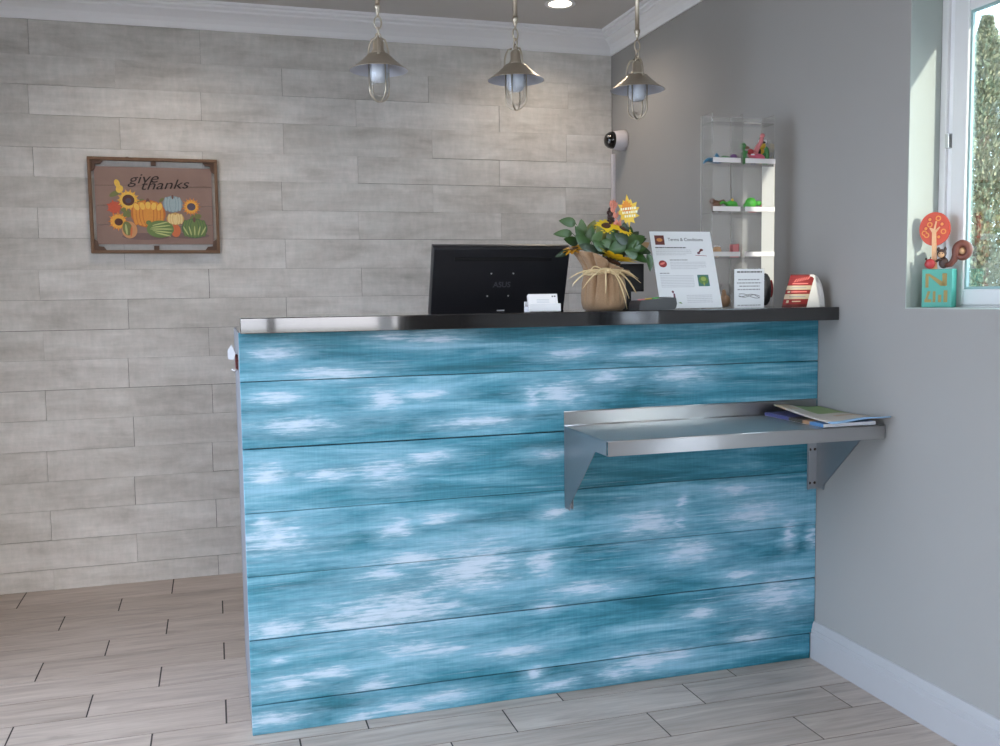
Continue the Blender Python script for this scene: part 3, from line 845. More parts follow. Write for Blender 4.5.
for sx in (-1, 1):
    pts = [(kx + sx * (0.004 + 0.042 * math.sin(PI * k / 12)), ky - 0.006 * math.sin(PI * k / 12), kz + 0.012 * math.sin(2 * PI * k / 12)) for k in range(13)]
    g.tube(pts, 0.0018, 5)
g.build('raffia_bow', M['raffia'], pot)

CM = 0.01
def add_leaf(dx, dy, dz, length, width, ang, m='leaf', tilt=0.3, curl=0.25):
    """dx, dy, dz: centre of the leaf in cm from the pot's foot; ang: direction of its tip in the frontal plane"""
    d = Vector((math.cos(R(ang)), -0.25, math.sin(R(ang)))).normalized()
    dz -= 0.9
    c = Vector((dx * CM, dy * CM, dz * CM))
    base = c - d * (length * CM * 0.5)
    nrm = Vector((-math.sin(R(ang)) * tilt, -1.0, math.cos(R(ang)) * tilt + 0.35))
    g = MB(); g.leaf(base, d, length * CM, width * CM, nrm, curl * 0.6, 0.25, 0, 9)
    root = Vector((dx * CM * 0.15, 0.0, 0.125))
    mid = (root + base) * 0.5 + Vector((0, 0, 0.012))
    g.tube([root, mid, base, base + d * 0.006], [0.0014, 0.0012, 0.001, 0.0007], 5, 1)
    return g.build('leaf', [M[m], M['stem']], pot)


for a in [(-11.6, -1, 27.0, 5.6, 2.9, 172, 'leaf_pale'), (-13.4, -2, 23.6, 6.2, 2.4, 183, 'leaf_pale'), (-7.6, -2, 25.2, 5.2, 2.8, 100, 'leaf_pale'),
          (-8.2, -4, 21.1, 5.8, 3.4, 140, 'leaf'), (-4.0, -5, 22.3, 4.6, 2.8, 60, 'leaf_pale'), (-4.3, -1, 25.2, 5.4, 2.8, 70, 'leaf_olive'),
          (1.9, -6, 19.6, 6.6, 4.2, 205, 'leaf'), (6.2, -5, 21.0, 5.6, 4.6, 60, 'leaf'), (7.6, -1, 23.8, 4.4, 3.4, 75, 'leaf'),
          (10.2, -3, 16.6, 6.4, 3.8, -20, 'leaf'), (11.4, 0, 21.3, 5.6, 2.4, 32, 'leaf_dark'), (14.2, -2, 15.2, 5.6, 2.8, -82, 'leaf'),
          (6.4, -6, 17.6, 4.6, 3.4, 160, 'leaf'), (-13.2, -1, 17.8, 5.4, 1.8, 200, 'leaf_dark'), (13.5, 1, 20.0, 4.4, 2.6, 40, 'leaf_tan'),
          (-0.6, -3, 21.5, 5.2, 3.2, 95, 'leaf'), (-6.2, -5, 18.8, 5.4, 3.0, 150, 'leaf_dark'), (3.6, 2, 22.0, 5.2, 3.2, 100, 'leaf_dark'),
          (-2.0, -5, 18.8, 4.6, 2.8, 30, 'leaf_dark'), (9.5, -4, 19.2, 5.0, 3.4, 10, 'leaf'), (-9.8, 1, 21.6, 5.0, 2.8, 165, 'leaf'), (1.2, 3, 23.6, 5.0, 2.8, 110, 'leaf_olive'),
          (4.0, -3, 17.0, 5.0, 3.0, 330, 'leaf_dark'), (-6.0, 3, 22.8, 5.0, 3.0, 120, 'leaf_dark'), (8.6, 2, 18.4, 5.4, 3.4, 350, 'leaf_dark'),
          (-2.6, -4, 23.6, 4.8, 3.0, 120, 'leaf_olive'), (0.4, -5, 22.6, 4.6, 2.8, 75, 'leaf'), (3.2, -6, 22.0, 5.4, 3.2, 150, 'leaf_dark'), (8.8, -5, 21.6, 5.0, 3.4, 35, 'leaf'),
          (-5.4, -3, 23.4, 5.0, 2.6, 85, 'leaf'), (-8.8, -3, 23.6, 4.8, 2.6, 125, 'leaf'), (-1.4, -6, 20.6, 4.6, 2.8, 170, 'leaf_pale'), (5.0, -4, 24.6, 4.4, 2.8, 95, 'leaf_dark'),
          (11.6, -3, 18.6, 5.2, 3.0, -8, 'leaf_dark'), (7.4, -6, 19.6, 5.0, 3.4, 200, 'leaf'), (-3.8, -6, 19.8, 4.8, 2.8, 145, 'leaf'), (-7.6, -5, 19.4, 4.4, 2.6, 165, 'leaf_dark'),
          (2.4, -2, 24.8, 4.2, 2.6, 105, 'leaf_olive'), (9.8, 0, 23.0, 4.4, 2.6, 48, 'leaf_dark')]:
    add_leaf(*a)


def sunflower(c, normal, rad, m, np_=16, droop=0.12, cup=0.10):
    c = Vector(c) * CM; n = Vector(normal).normalized()
    u = n.cross(Vector((0.1, 0.2, 1))).normalized(); v = n.cross(u)
    g = MB()
    q = plane(c, u, v)
    g.lathe([(rad * 0.42 * CM, -0.004), (rad * 0.42 * CM, 0.002), (rad * 0.3 * CM, 0.006), (0.001, 0.008)], 20, 1, q)
    for ring in range(2):
        for k in range(np_):
            a = 2 * PI * (k + 0.5 * ring) / np_
            d = u * math.cos(a) + v * math.sin(a) + n * (cup - droop * ring)
            g.leaf(c + d.normalized() * (rad * 0.34 * CM), d, rad * 0.72 * CM, rad * 0.34 * CM, n, droop, 0.15, 0, 6)
    root = Vector((c.x * 0.2, 0.0, 0.12))
    g.tube([root, (root + c) * 0.5 - n * 0.01, c - n * 0.003], 0.0018, 6, 2)
    return g.build('sunflower', [M[m], M['disc'], M['stem']], pot)


sunflower((1.6, -1.6, 14.6), (0.30, -0.14, 0.94), 7.6, 'petal', 13, 0.10, 0.42)
sunflower((-0.2, -2.4, 24.9), (-0.1, -0.6, 0.8), 3.4, 'petal', 12)
sunflower((4.8, -3.4, 24.0), (0.3, -0.6, 0.8), 3.0, 'petal', 12)
sunflower((-9.6, -0.5, 18.0), (-0.30, -0.16, 0.94), 3.8, 'petal_gold', 12, 0.2, 0.25)

# spike of dark berries and coral buds
g = MB(); rng = random.Random(3)
g.tube([(0.012, -0.01, 0.13), (0.018, -0.012, 0.22), (0.021, -0.012, 0.315)], 0.0022, 6, 2)
for k in range(34):
    z = 0.215 + 0.105 * k / 34
    a = k * 2.4
    g.ell((0.0195 + 0.0085 * math.cos(a), -0.012 + 0.0085 * math.sin(a), z), (0.0052, 0.0052, 0.006), 0, seg=8, rings=6)
for dx, dz, s in ((0.018, 0.330, 1.0), (0.025, 0.326, .9), (0.029, 0.298, .9), (0.036, 0.274, 1.1), (0.029, 0.268, .9), (0.020, 0.315, .8), (0.039, 0.262, .8)):
    for q in range(3):
        a = q * 2.1 + dx * 900
        g.leaf((dx, -0.024, dz - 0.010 * s), (0.25 * math.cos(a), -0.25, 1), 0.026 * s, 0.012 * s, (math.cos(a), -1, 0), -0.1, 0.5, 1, 6)
bs = g.build('berry_spike', [M['berry'], M['bud'], M['stem']], pot); bs.location.z = -0.018

# leaf-shaped card on a pick
g = MB()
star = [(0, -46), (5, -30), (18, -36), (15, -22), (34, -16), (24, -8), (36, 8), (25, 10), (30, 24), (16, 20), (12, 34), (7, 28), (1, 48), (-6, 28), (-12, 33), (-15, 19), (-29, 22),
        (-23, 8), (-32, -4), (-22, -10), (-28, -26), (-14, -22), (-12, -36), (-4, -30)]
sq = plane((0.066, -0.03, 0.293), (1, -0.15, 0.1), (-0.06, 0, 1))
g.prism([(a * 0.001, b_ * 0.00104) for a, b_ in star], -0.001, 0.001, 0, sq)
g.flat([(a * 0.0005 - 0.004, b_ * 0.00056 + 0.012) for a, b_ in star], 0.0013, 1, sq)
for k, (a, c) in enumerate(((-22, 24), (-18, 26), (-12, 20))):
    x = a
    while x < c:
        wd = 3 + (x * 7 + k * 3) % 4
        g.flat([(x * .001, (4 - k * 11) * .001), ((x + wd) * .001, (4 - k * 11) * .001), ((x + wd) * .001, (11 - k * 11) * .001), (x * .001, (11 - k * 11) * .001)], 0.0016, 2, sq)
        x += wd + 2.2
g.cyl((0.064, -0.028, 0.250), (0.03, -0.01, 0.125), 0.0012, seg=6, mat=3)
g.build('leaf_card', [M['foil'], M['foil_orange'], M['foil_pale'], M['bare_wood']], pot)

# ------------------------------------------------------------------ payment screen and card reader
t = thing('payment_screen', 'small black screen on a stand behind the flower pot', 'screen', (-0.597, 0.165, H + 0.0005), R(-14))
g = MB(); g.box(-0.055, 0.058, -0.006, 0.006, 0.055, 0.143); g.build('screen_body', M['black_matte'], t, bevel=0.002)
g = MB(); g.box(-0.05, 0.053, 0.0061, 0.0066, 0.06, 0.138); g.build('display_glass', M['black_gloss'], t)
g = MB(); g.box(-0.05, 0.018, -0.004, 0.010, 0.008, 0.056); g.build('stand_neck', M['black_matte'], t, bevel=0.002)
g = MB(); g.box(-0.055, 0.03, -0.025, 0.035, 0, 0.008); g.build('stand_base', M['black_matte'], t, bevel=0.002)

t = thing('card_reader', 'dark card payment terminal lying beside the flower pot', 'card terminal', (-0.622, -0.062, H + 0.0005))
g = MB()
pr = [(-0.050, 0.0), (0.058, 0.0), (0.067, 0.006), (0.070, 0.018), (0.067, 0.033), (0.060, 0.036), (0.028, 0.037), (0.022, 0.034), (-0.044, 0.028), (-0.050, 0.018)]
g.prism(pr, -0.038, 0.038, 0, plane((0, 0, 0), (1, 0, 0), (0, 0, 1)))
g.build('terminal_body', M['charcoal'], t, bevel=0.004)
kp = plane((-0.016, 0, 0.0314), (1, 0, 0.086), (0, 1, 0))
for k, (nm, x0, x1, y0, y1) in enumerate((('toy_rose', -0.03, -0.012, -0.03, -0.014), ('toy_yellow', -0.008, 0.010, -0.03, -0.014), ('toy_green', 0.014, 0.032, -0.03, -0.014),
                                          ('ink', -0.03, -0.012, -0.010, 0.004), ('ink', -0.008, 0.010, -0.010, 0.004), ('ink', 0.014, 0.032, -0.010, 0.004))):
    g = MB(); g.box(x0, x1, y0, y1, 0, 0.003, 0, kp); g.build('key', M[nm], t, bevel=0.001)
g = MB(); g.box(0.030, 0.058, -0.026, 0.026, 0.0372, 0.0378); g.build('display_glass', M['black_gloss'], t)
g = MB(); g.prism([(0.027, 0.002), (0.031, 0.002), (0.029, 0.036), (0.025, 0.036)], -0.0385, -0.0378, 0, plane((0, 0, 0), (1, 0, 0), (0, 0, 1))); g.build('card_slot', M['black_matte'], t)

# ------------------------------------------------------------------ terms sign
def line_words(g, x0, x1, y, h, mat_i, rng, z=0.0003, mapper=None):
    """a line of small print: word-length strips"""
    x = x0
    while x < x1 - 0.001:
        wd = min(rng.uniform(0.004, 0.012), x1 - x)
        g.flat([(x, y), (x + wd, y), (x + wd, y + h), (x, y + h)], z, mat_i, mapper)
        x += wd + 0.0016


t = thing('sign_holder', 'tall slanted clear stand with a white printed terms page', 'sign', (-0.4605, -0.02, H + 0.0005))
tilt = 0.08 / 0.236
sp = plane((0, 0, 0.0022), (1, 0, 0), (0, tilt, 1))
SL = 0.249
g = MB(); g.box(-0.105, 0.105, 0, SL + 0.002, -0.0045, -0.0022, 0, sp); g.box(-0.105, 0.105, -0.002, 0.10, 0, 0.0022)
g.build('clear_stand', M['acrylic'], t)
g = MB(); g.box(-0.1035, 0.1035, 0.001, SL, -0.002, -0.0002, 0, sp)
rng = random.Random(2)
g.flat([(-0.090, 0.205), (-0.058, 0.205), (-0.058, 0.236), (-0.090, 0.236)], 0.0002, 4, sp)
g.flat(ellipse(-0.074, 0.221, 0.010, 0.006), 0.0004, 5, sp); g.flat([(-0.088, 0.207), (-0.060, 0.207), (-0.060, 0.212), (-0.088, 0.212)], 0.0004, 6, sp)
line_words(g, -0.092, 0.012, 0.194, 0.0035, 3, rng, 0.0003, sp)
for k in range(4): line_words(g, -0.092, 0.028 - (k == 3) * 0.02, 0.187 - k * 0.0052, 0.0022, 2, rng, 0.0003, sp)
line_words(g, -0.05, 0.012, 0.154, 0.003, 1, rng, 0.0003, sp)
for k in range(5): line_words(g, -0.05, 0.072 - (k == 4) * 0.03, 0.147 - k * 0.0052, 0.0022, 2, rng, 0.0003, sp)
line_words(g, -0.09, -0.058, 0.111, 0.003, 1, rng, 0.0003, sp)
for k in range(8): line_words(g, -0.09, 0.022, 0.104 - k * 0.0052, 0.0022, 2, rng, 0.0003, sp)
for k in range(5): line_words(g, -0.012, 0.075, 0.040 - k * 0.0055, 0.0022, 2, rng, 0.0003, sp)
# small pictures: bow, red oval, tree panel, standing figure
g.flat([(0.047, 0.176), (0.053, 0.176), (0.068, 0.190), (0.061, 0.191)], 0.0004, 6, sp); g.flat(ellipse(0.052, 0.178, 0.005, 0.004), 0.0005, 8, sp); g.flat(ellipse(0.063, 0.188, 0.006, 0.004), 0.0005, 6, sp)
g.flat([(0.040, 0.170), (0.078, 0.168), (0.078, 0.1695), (0.040, 0.1715)], 0.0003, 7, sp)
g.flat(ellipse(-0.075, 0.143, 0.0135, 0.0115, 24), 0.0004, 7, sp); g.flat(ellipse(-0.076, 0.144, 0.009, 0.0035, 16, 0.3), 0.0006, 10, sp)
g.flat([(0.035, 0.070), (0.073, 0.070), (0.073, 0.107), (0.035, 0.107)], 0.0003, 9, sp)
g.flat(ellipse(0.054, 0.090, 0.016, 0.014, 20), 0.0005, 11, sp); g.flat(ellipse(0.054, 0.093, 0.009, 0.007, 16), 0.0007, 12, sp); g.flat([(0.052, 0.072), (0.056, 0.072), (0.056, 0.082), (0.052, 0.082)], 0.0007, 12, sp)
g.flat(ellipse(-0.056, 0.053, 0.004, 0.004, 12), 0.0004, 8, sp); g.flat([(-0.057, 0.028), (-0.049, 0.028), (-0.050, 0.047), (-0.055, 0.049)], 0.0004, 8, sp)
g.flat([(-0.053, 0.014), (-0.050, 0.014), (-0.049, 0.030), (-0.053, 0.030)], 0.0004, 6, sp); g.flat([(-0.044, 0.018), (-0.030, 0.014), (-0.034, 0.020)], 0.0004, 11, sp)
pg = g.build('printed_page', [M['paper'], M['ink'], M['ink_pale'], M['ink_dark'], M['maroon'], M['amber'], M['maroon'], M['red'], M['plum'], M['teal_ink'], M['salmon'], M['green_ink'], M['lime_ink']], t)
text_mesh('heading', 'Terms & Conditions', 0.0145, M['ink_dark'], pg, sp @ plane((0.014, 0.222, 0.0002), (1, 0, 0), (0, 1, 0)))

# ------------------------------------------------------------------ notice
t = thing('notice', 'small white printed notice standing in front of the acrylic display', 'notice', (-0.270, -0.03, H + 0.0005), R(-3))
g = MB(); g.box(-0.0515, 0.0515, 0.003, 0.006, 0, 0.121); g.box(-0.0515, 0.0515, 0.006, 0.045, 0, 0.003); g.build('clear_stand', M['acrylic'], t)
g = MB(); g.box(-0.050, 0.050, 0.0008, 0.0028, 0.0005, 0.119)
np_ = plane((0, 0.0008, 0), (1, 0, 0), (0, 0, 1)); rng = random.Random(6)
line_words(g, -0.042, 0.042, 0.108, 0.0045, 2, rng, 0.0003, np_)
for k, (a, c) in enumerate(((-0.038, 0.034), (-0.042, 0.040), (-0.034, 0.034), (-0.040, 0.036))): line_words(g, a, c, 0.085 - k * 0.010, 0.0035, 1, rng, 0.0003, np_)
fl = lambda ph, am: [(x * 0.001, 0.036 + am * math.sin(x * 0.075 + ph) - x * 0.00012) for x in range(-36, 37, 4)]
for ph, am in ((0.0, 0.006), (0.9, 0.006), (PI, 0.004)):
    ln = fl(ph, am); g.flat([(a, b_) for a, b_ in ln] + [(a, b_ + 0.0016) for a, b_ in reversed(ln)], 0.0003, 2, np_)
line_words(g, -0.040, 0.040, 0.007, 0.003, 1, rng, 0.0003, np_)
g.build('printed_page', [M['paper'], M['ink'], M['ink_dark']], t)

# ------------------------------------------------------------------ red and cream tent card
t = thing('tent_card', 'red and cream striped folded card with a white curved back near the wall', 'card', (-0.105, -0.04, H + 0.0005), R(-4))
g = MB()
A, Bp = (-0.072, -0.03), (0.012, -0.03)          # foot of the printed face
topL, topR = (-0.028, -0.005, 0.101), (0.044, -0.005, 0.101)
def P(u, v):
    bow = 0.012 * math.sin(PI * v)
    return (A[0] + (Bp[0] - A[0]) * u + (topL[0] - A[0]) * v - bow * 0.35, A[1] + (topL[1] - A[1]) * v - bow * 0.4, 0.101 * v)
bands = [(0.0, 0.09, 3), (0.09, 0.25, 0), (0.25, 0.40, 1), (0.40, 0.53, 0), (0.53, 0.66, 1), (0.66, 0.97, 0), (0.97, 1.0, 3)]
for v0, v1, k in bands:
    ns = 5
    for q in range(ns):
        a, c = v0 + (v1 - v0) * q / ns, v0 + (v1 - v0) * (q + 1) / ns
        g.add([P(0, a), P(1, a), P(1, c), P(0, c)], [(0, 1, 2, 3)], k, True)
for (u0, u1, v0, v1, k) in ((0.35, 0.7, 0.16, 0.19, 1), (0.2, 0.85, 0.31, 0.33, 2), (0.22, 0.86, 0.45, 0.48, 4), (0.2, 0.8, 0.58, 0.60, 2), (0.18, 0.82, 0.70, 0.73, 4), (0.12, 0.22, 0.13, 0.21, 1), (0.08, 0.18, 0.44, 0.49, 1)):
    o_ = Vector((0, -0.0008, 0.0004)); g.add([Vector(P(u0, v0)) + o_, Vector(P(u1, v0)) + o_, Vector(P(u1, v1)) + o_, Vector(P(u0, v1)) + o_], [(0, 1, 2, 3)], k)
# swash on the top band
for k in range(6):
    u = 0.22 + 0.1 * k; v0 = 0.76 + 0.015 * k
    o_ = Vector((0, -0.0008, 0.0004)); g.add([Vector(P(u, v0)) + o_, Vector(P(u + 0.045, v0)) + o_, Vector(P(u + 0.10, v0 + 0.10)) + o_, Vector(P(u + 0.06, v0 + 0.10)) + o_], [(0, 1, 2, 3)], 4)
g.build('printed_face', [M['red'], M['cream'], M['ink'], M['maroon'], M['salmon']], t, solid=0.0008)
g = MB(); vs = []
for q in range(13):
    s = q / 12
    for x0, x1 in ((topL, None), (topR, None)):
        bx = x0[0] + 0.030 * s + 0.010 * math.sin(PI * s); by = x0[1] + (0.045 if x0 is topL else -0.026) * s; bz_ = 0.101 * math.cos(s * PI / 2) ** 0.9 if s < 1 else 0
        vs.append((bx, by, bz_))
g.add(vs, [(2 * q, 2 * q + 1, 2 * q + 3, 2 * q + 2) for q in range(12)], 0, True)
# closed near end between face and back
edge = [P(1, k / 8) for k in range(9)] + [vs[2 * q + 1] for q in range(1, 13)]
g.add([(x, y + 0.001, z) for x, y, z in edge], [tuple(range(len(edge)))], 0)
M['card_back'] = mat('card_back', (204, 202, 198), 0.7, noise=0.015)
g.build('white_back', M['card_back'], t, solid=0.0008)

# ------------------------------------------------------------------ acrylic display tower
DXL, DXR, DY0, DY1, DT = -0.318, -0.090, 0.12, 0.192, 1.767
dsp = thing('display_tower', 'tall clear acrylic tower of open shelves against the right wall', 'display stand', (0, 0, H + 0.0005))
z0 = 0.0
ht = DT - H
def pan(name, x0, x1, y0, y1, a, b_, m='acrylic'):
    g = MB(); g.box(x0, x1, y0, y1, a, b_); return g.build(name, M[m], dsp)


p_ = 0.004
pan('side_panel', DXL, DXL + p_, DY0, DY1, 0, ht); g = MB(); g.add([(DXR, DY0, 0), (DXR, DY1, 0), (DXR, DY1, ht), (DXR, DY0, ht)], [(0, 1, 2, 3)]); g.build('side_panel', M['acrylic_sun_glow'], dsp, label='side sheet added to glow in the sun'); pan('side_panel', DXR - p_, DXR - 0.0005, DY0, DY1, 0, ht)
pan('back_panel', DXL + p_, DXR - p_, DY1 - p_, DY1, 0, ht, 'acrylic_back')
xm = (DXL + DXR) / 2 - 0.004
pan('divider', xm - 0.002, xm + 0.002, DY0, DY1 - p_, 0.006, ht)
for x in (DXL, xm - 0.0015):
    g = MB(); g.box(x, x + 0.003, DY1 + 0.0002, DY1 + 0.0012, 0, ht); g.build('polished_edge', M['acrylic_edge'], dsp)
g = MB(); g.box(DXR - 0.003, DXR, DY0 - 0.0012, DY0 - 0.0002, 0, ht - 0.15); g.build('polished_edge', M['acrylic_edge'], dsp)
g = MB(); g.box(-0.136, DXR, DY0 - 0.0008, DY0, 0.0, 0.452); g.build('added_sun_strip', M['sun_strip'], dsp, label='white strip added to catch the sun')  # extra strip, added as the bright sunlit band on the tower
pan('base', DXL, DXR, DY0 - 0.01, DY1, -0.0002, 0.0)
LEVELS = [1.308, 1.452, 1.606]
for z in LEVELS + [DT - 0.03]:
    zz = z - H
    g = MB(); g.box(DXL + p_, DXR - p_, DY0, DY1 - p_, zz, zz + 0.003); s_ = g.build('shelf', M['acrylic'], dsp)
    if z < 1.7:
        g = MB(); g.box(DXL + p_, xm - 0.008, DY0 - 0.004, DY0 - 0.001, zz + 0.006, zz + 0.021); g.box(xm + 0.010, DXR, DY0 - 0.004, DY0 - 0.001, zz + 0.006, zz + 0.021)
        g.build('label_strip', M['card'], s_)
    else:
        g = MB(); g.box(xm + 0.004, DXR - 0.05, DY0 - 0.0005, DY0, zz, zz + 0.003); g.build('shelf_edge', M['acrylic_edge'], s_)

# toys on the shelves
def blob(name, label, cat, loc, parts, rz=0.0, group=None):
    t = thing(name, label, cat, loc, rz, group)
    if cat == 'toy': t.scale = (1.04,) * 3
    for pn, m, shapes in parts:
        g = MB()
        for sh_ in shapes:
            if sh_[0] == 'e': g.ell(sh_[1], sh_[2], seg=14, rings=8)
            elif sh_[0] == 't': g.tube(sh_[1], sh_[2], 8)
            elif sh_[0] == 'b': g.box(*sh_[1])
        g.build(pn, M[m], t)
    return t


zt, zm, zl = LEVELS[2] + 0.0035, LEVELS[1] + 0.0035, LEVELS[0] + 0.0035
blob('toy_dinosaur', 'blue toy dinosaur leaning out at the left end of the top shelf', 'toy', (-0.318, 0.137, zt),
     [('body', 'toy_blue', [('e', (0.026, 0, 0.009), (0.020, 0.010, 0.009)), ('t', [(0.008, 0, 0.010), (-0.006, -0.006, 0.012), (-0.020, -0.014, 0.006), (-0.030, -0.02, -0.002)], [0.008, 0.006, 0.004, 0.002]),
                            ('t', [(0.030, 0, 0.012), (0.028, 0, 0.024), (0.022, 0, 0.028)], [0.006, 0.005, 0.006])]),
      ('leg', 'toy_navy', [('e', (0.018, -0.008, 0.004), (0.005, 0.004, 0.004)), ('e', (0.034, -0.008, 0.004), (0.005, 0.004, 0.004))])])
blob('toy_snake', 'dark and purple toy lying behind the left strip of the top shelf', 'toy', (-0.252, 0.14, zt),
     [('body', 'toy_darkgreen', [('t', [(-0.022, 0, 0.012), (-0.012, 0.004, 0.02), (0.004, -0.003, 0.017), (0.016, 0.003, 0.018)], [0.006, 0.007, 0.006, 0.006])]),
      ('head', 'toy_purple', [('e', (0.020, -0.004, 0.022), (0.012, 0.009, 0.009))])])
blob('toy_alligator', 'olive toy creature standing upright by the top shelf divider', 'toy', (-0.188, 0.145, zt),
     [('body', 'toy_darkgreen', [('e', (0, 0, 0.024), (0.009, 0.009, 0.024)), ('e', (-0.004, -0.002, 0.056), (0.010, 0.010, 0.012)), ('t', [(0, 0, 0.03), (0.010, -0.005, 0.042)], 0.004), ('t', [(0, 0, 0.03), (-0.012, -0.005, 0.036)], 0.004)]),
      ('muzzle', 'toy_brown', [('e', (0.006, -0.008, 0.052), (0.008, 0.006, 0.005))])])
blob('toy_flamingo', 'rose pink toy flamingo with a raised neck on the top shelf', 'toy', (-0.152, 0.148, zt),
     [('body', 'toy_rose', [('e', (0, 0, 0.034), (0.018, 0.012, 0.014)), ('t', [(0.008, 0, 0.04), (0.016, -0.002, 0.058), (0.026, -0.002, 0.072), (0.030, -0.002, 0.088)], [0.009, 0.008, 0.007, 0.006]), ('e', (0.030, -0.004, 0.092), (0.008, 0.007, 0.007))]),
      ('leg', 'toy_navy', [('t', [(-0.004, 0, 0.026), (-0.004, 0, 0.0)], 0.0025), ('t', [(0.004, 0, 0.026), (0.006, 0, 0.0)], 0.0025)]),
      ('wing', 'crimson', [('e', (-0.014, -0.008, 0.040), (0.012, 0.005, 0.009))])])
blob('toy_octopus', 'bright pink toy octopus lying at the front of the top shelf', 'toy', (-0.140, 0.131, zt),
     [('body', 'toy_pink', [('e', (0.0, 0, 0.020), (0.021, 0.007, 0.014)), ('t', [(-0.014, -0.002, 0.022), (-0.026, -0.003, 0.028), (-0.034, -0.003, 0.026)], [0.005, 0.004, 0.003])]),
      ('spots', 'white', [('e', (-0.026, -0.005, 0.030), (0.007, 0.003, 0.003))])])
blob('toy_tiger', 'yellow and black toy tiger with pale ears on the top shelf', 'toy', (-0.113, 0.165, zt),
     [('body', 'toy_yellow', [('e', (0, 0, 0.034), (0.014, 0.010, 0.026)), ('e', (0.002, -0.004, 0.064), (0.012, 0.010, 0.011))]),
      ('stripes', 'brown_dark', [('e', (-0.010, -0.006, 0.044), (0.006, 0.006, 0.012)), ('e', (-0.002, -0.012, 0.073), (0.012, 0.004, 0.004)), ('e', (0.011, -0.006, 0.036), (0.004, 0.006, 0.01))]),
      ('ears', 'white', [('e', (0.014, -0.004, 0.078), (0.006, 0.003, 0.006)), ('e', (-0.008, -0.004, 0.078), (0.004, 0.003, 0.005))])])
blob('toy_cactus', 'dark green toy at the right end of the top shelf', 'toy', (-0.1085, 0.138, zt),
     [('body', 'toy_darkgreen', [('e', (0, 0, 0.03), (0.008, 0.010, 0.028)), ('e', (-0.010, -0.001, 0.02), (0.008, 0.008, 0.018))])])
blob('toy_bear', 'brown toy bear at the left end of the middle shelf', 'toy', (-0.292, 0.14, zm),
     [('body', 'toy_brown', [('e', (0, 0, 0.022), (0.018, 0.012, 0.016)), ('e', (-0.014, -0.004, 0.034), (0.009, 0.009, 0.009)), ('t', [(0.010, 0, 0.028), (0.026, -0.002, 0.034), (0.034, -0.003, 0.028)], [0.008, 0.007, 0.004])]),
      ('paws', 'brown_dark', [('e', (-0.012, -0.006, 0.006), (0.006, 0.006, 0.006)), ('e', (0.010, -0.006, 0.006), (0.006, 0.006, 0.006))])])
blob('toy_frog', 'bright green toy frog spread over the left strip of the middle shelf', 'toy', (-0.240, 0.133, zm),
     [('body', 'toy_green', [('e', (0, 0, 0.026), (0.022, 0.010, 0.011)), ('t', [(-0.016, 0, 0.026), (-0.032, -0.003, 0.032), (-0.04, -0.004, 0.026)], [0.006, 0.004, 0.003]), ('t', [(0.014, 0, 0.024), (0.022, -0.004, 0.014), (0.014, -0.006, 0.008)], [0.006, 0.004, 0.003])]),
      ('eyes', 'toy_yellow', [('e', (0.002, -0.004, 0.038), (0.004, 0.004, 0.005))])])
blob('toy_turtle', 'light green toy turtle on the right of the middle shelf', 'toy', (-0.166, 0.137, zm),
     [('shell', 'toy_green', [('e', (0, 0, 0.030), (0.020, 0.012, 0.018)), ('e', (-0.012, -0.002, 0.022), (0.014, 0.010, 0.012))]),
      ('head', 'toy_green', [('e', (0.026, -0.004, 0.030), (0.010, 0.007, 0.008))]),
      ('feet', 'toy_rose', [('e', (0.034, -0.004, 0.018), (0.004, 0.004, 0.014)), ('e', (0.0, -0.008, 0.006), (0.02, 0.004, 0.006))])])
blob('toy_cup', 'small beige cup behind the strip of the lowest shelf', 'cup', (-0.286, 0.14, zl),
     [('cup_body', 'tan_paint', [('e', (0, 0, 0.020), (0.014, 0.012, 0.020))]), ('rim', 'white', [('e', (0, 0, 0.036), (0.011, 0.010, 0.003))])])
blob('toy_box', 'small coral and cream box beside the divider of the lowest shelf', 'box', (-0.226, 0.137, zl),
     [('box_body', 'toy_rose', [('b', (-0.010, 0.010, -0.010, 0.010, 0.0005, 0.042))]), ('box_edge', 'crimson', [('b', (0.0101, 0.0125, -0.010, 0.010, 0.0005, 0.044))])])
blob('snack_pouch', 'dark pouch with a red side standing behind the white notice', 'pouch', (-0.156, 0.055, H + 0.001),
     [('pouch_body', 'charcoal', [('e', (-0.006, 0, 0.056), (0.022, 0.016, 0.052))]), ('red_side', 'red', [('e', (0.012, -0.007, 0.058), (0.007, 0.007, 0.028))])], R(10))
t = thing('treat_jar', 'small clear jar of yellow treats between the sign and the notice', 'jar', (-0.300, 0.065, H + 0.0005))
g = MB(); g.lathe([(0.020, 0.0), (0.022, 0.004), (0.022, 0.062), (0.016, 0.070), (0.016, 0.074)], 20); g.build('jar_glass', M['acrylic'], t)
g = MB(); g.ell((0, 0, 0.022), (0.018, 0.018, 0.02)); g.ell((-0.006, -0.004, 0.044), (0.007, 0.007, 0.014)); g.build('treats', M['tan_paint'], t)

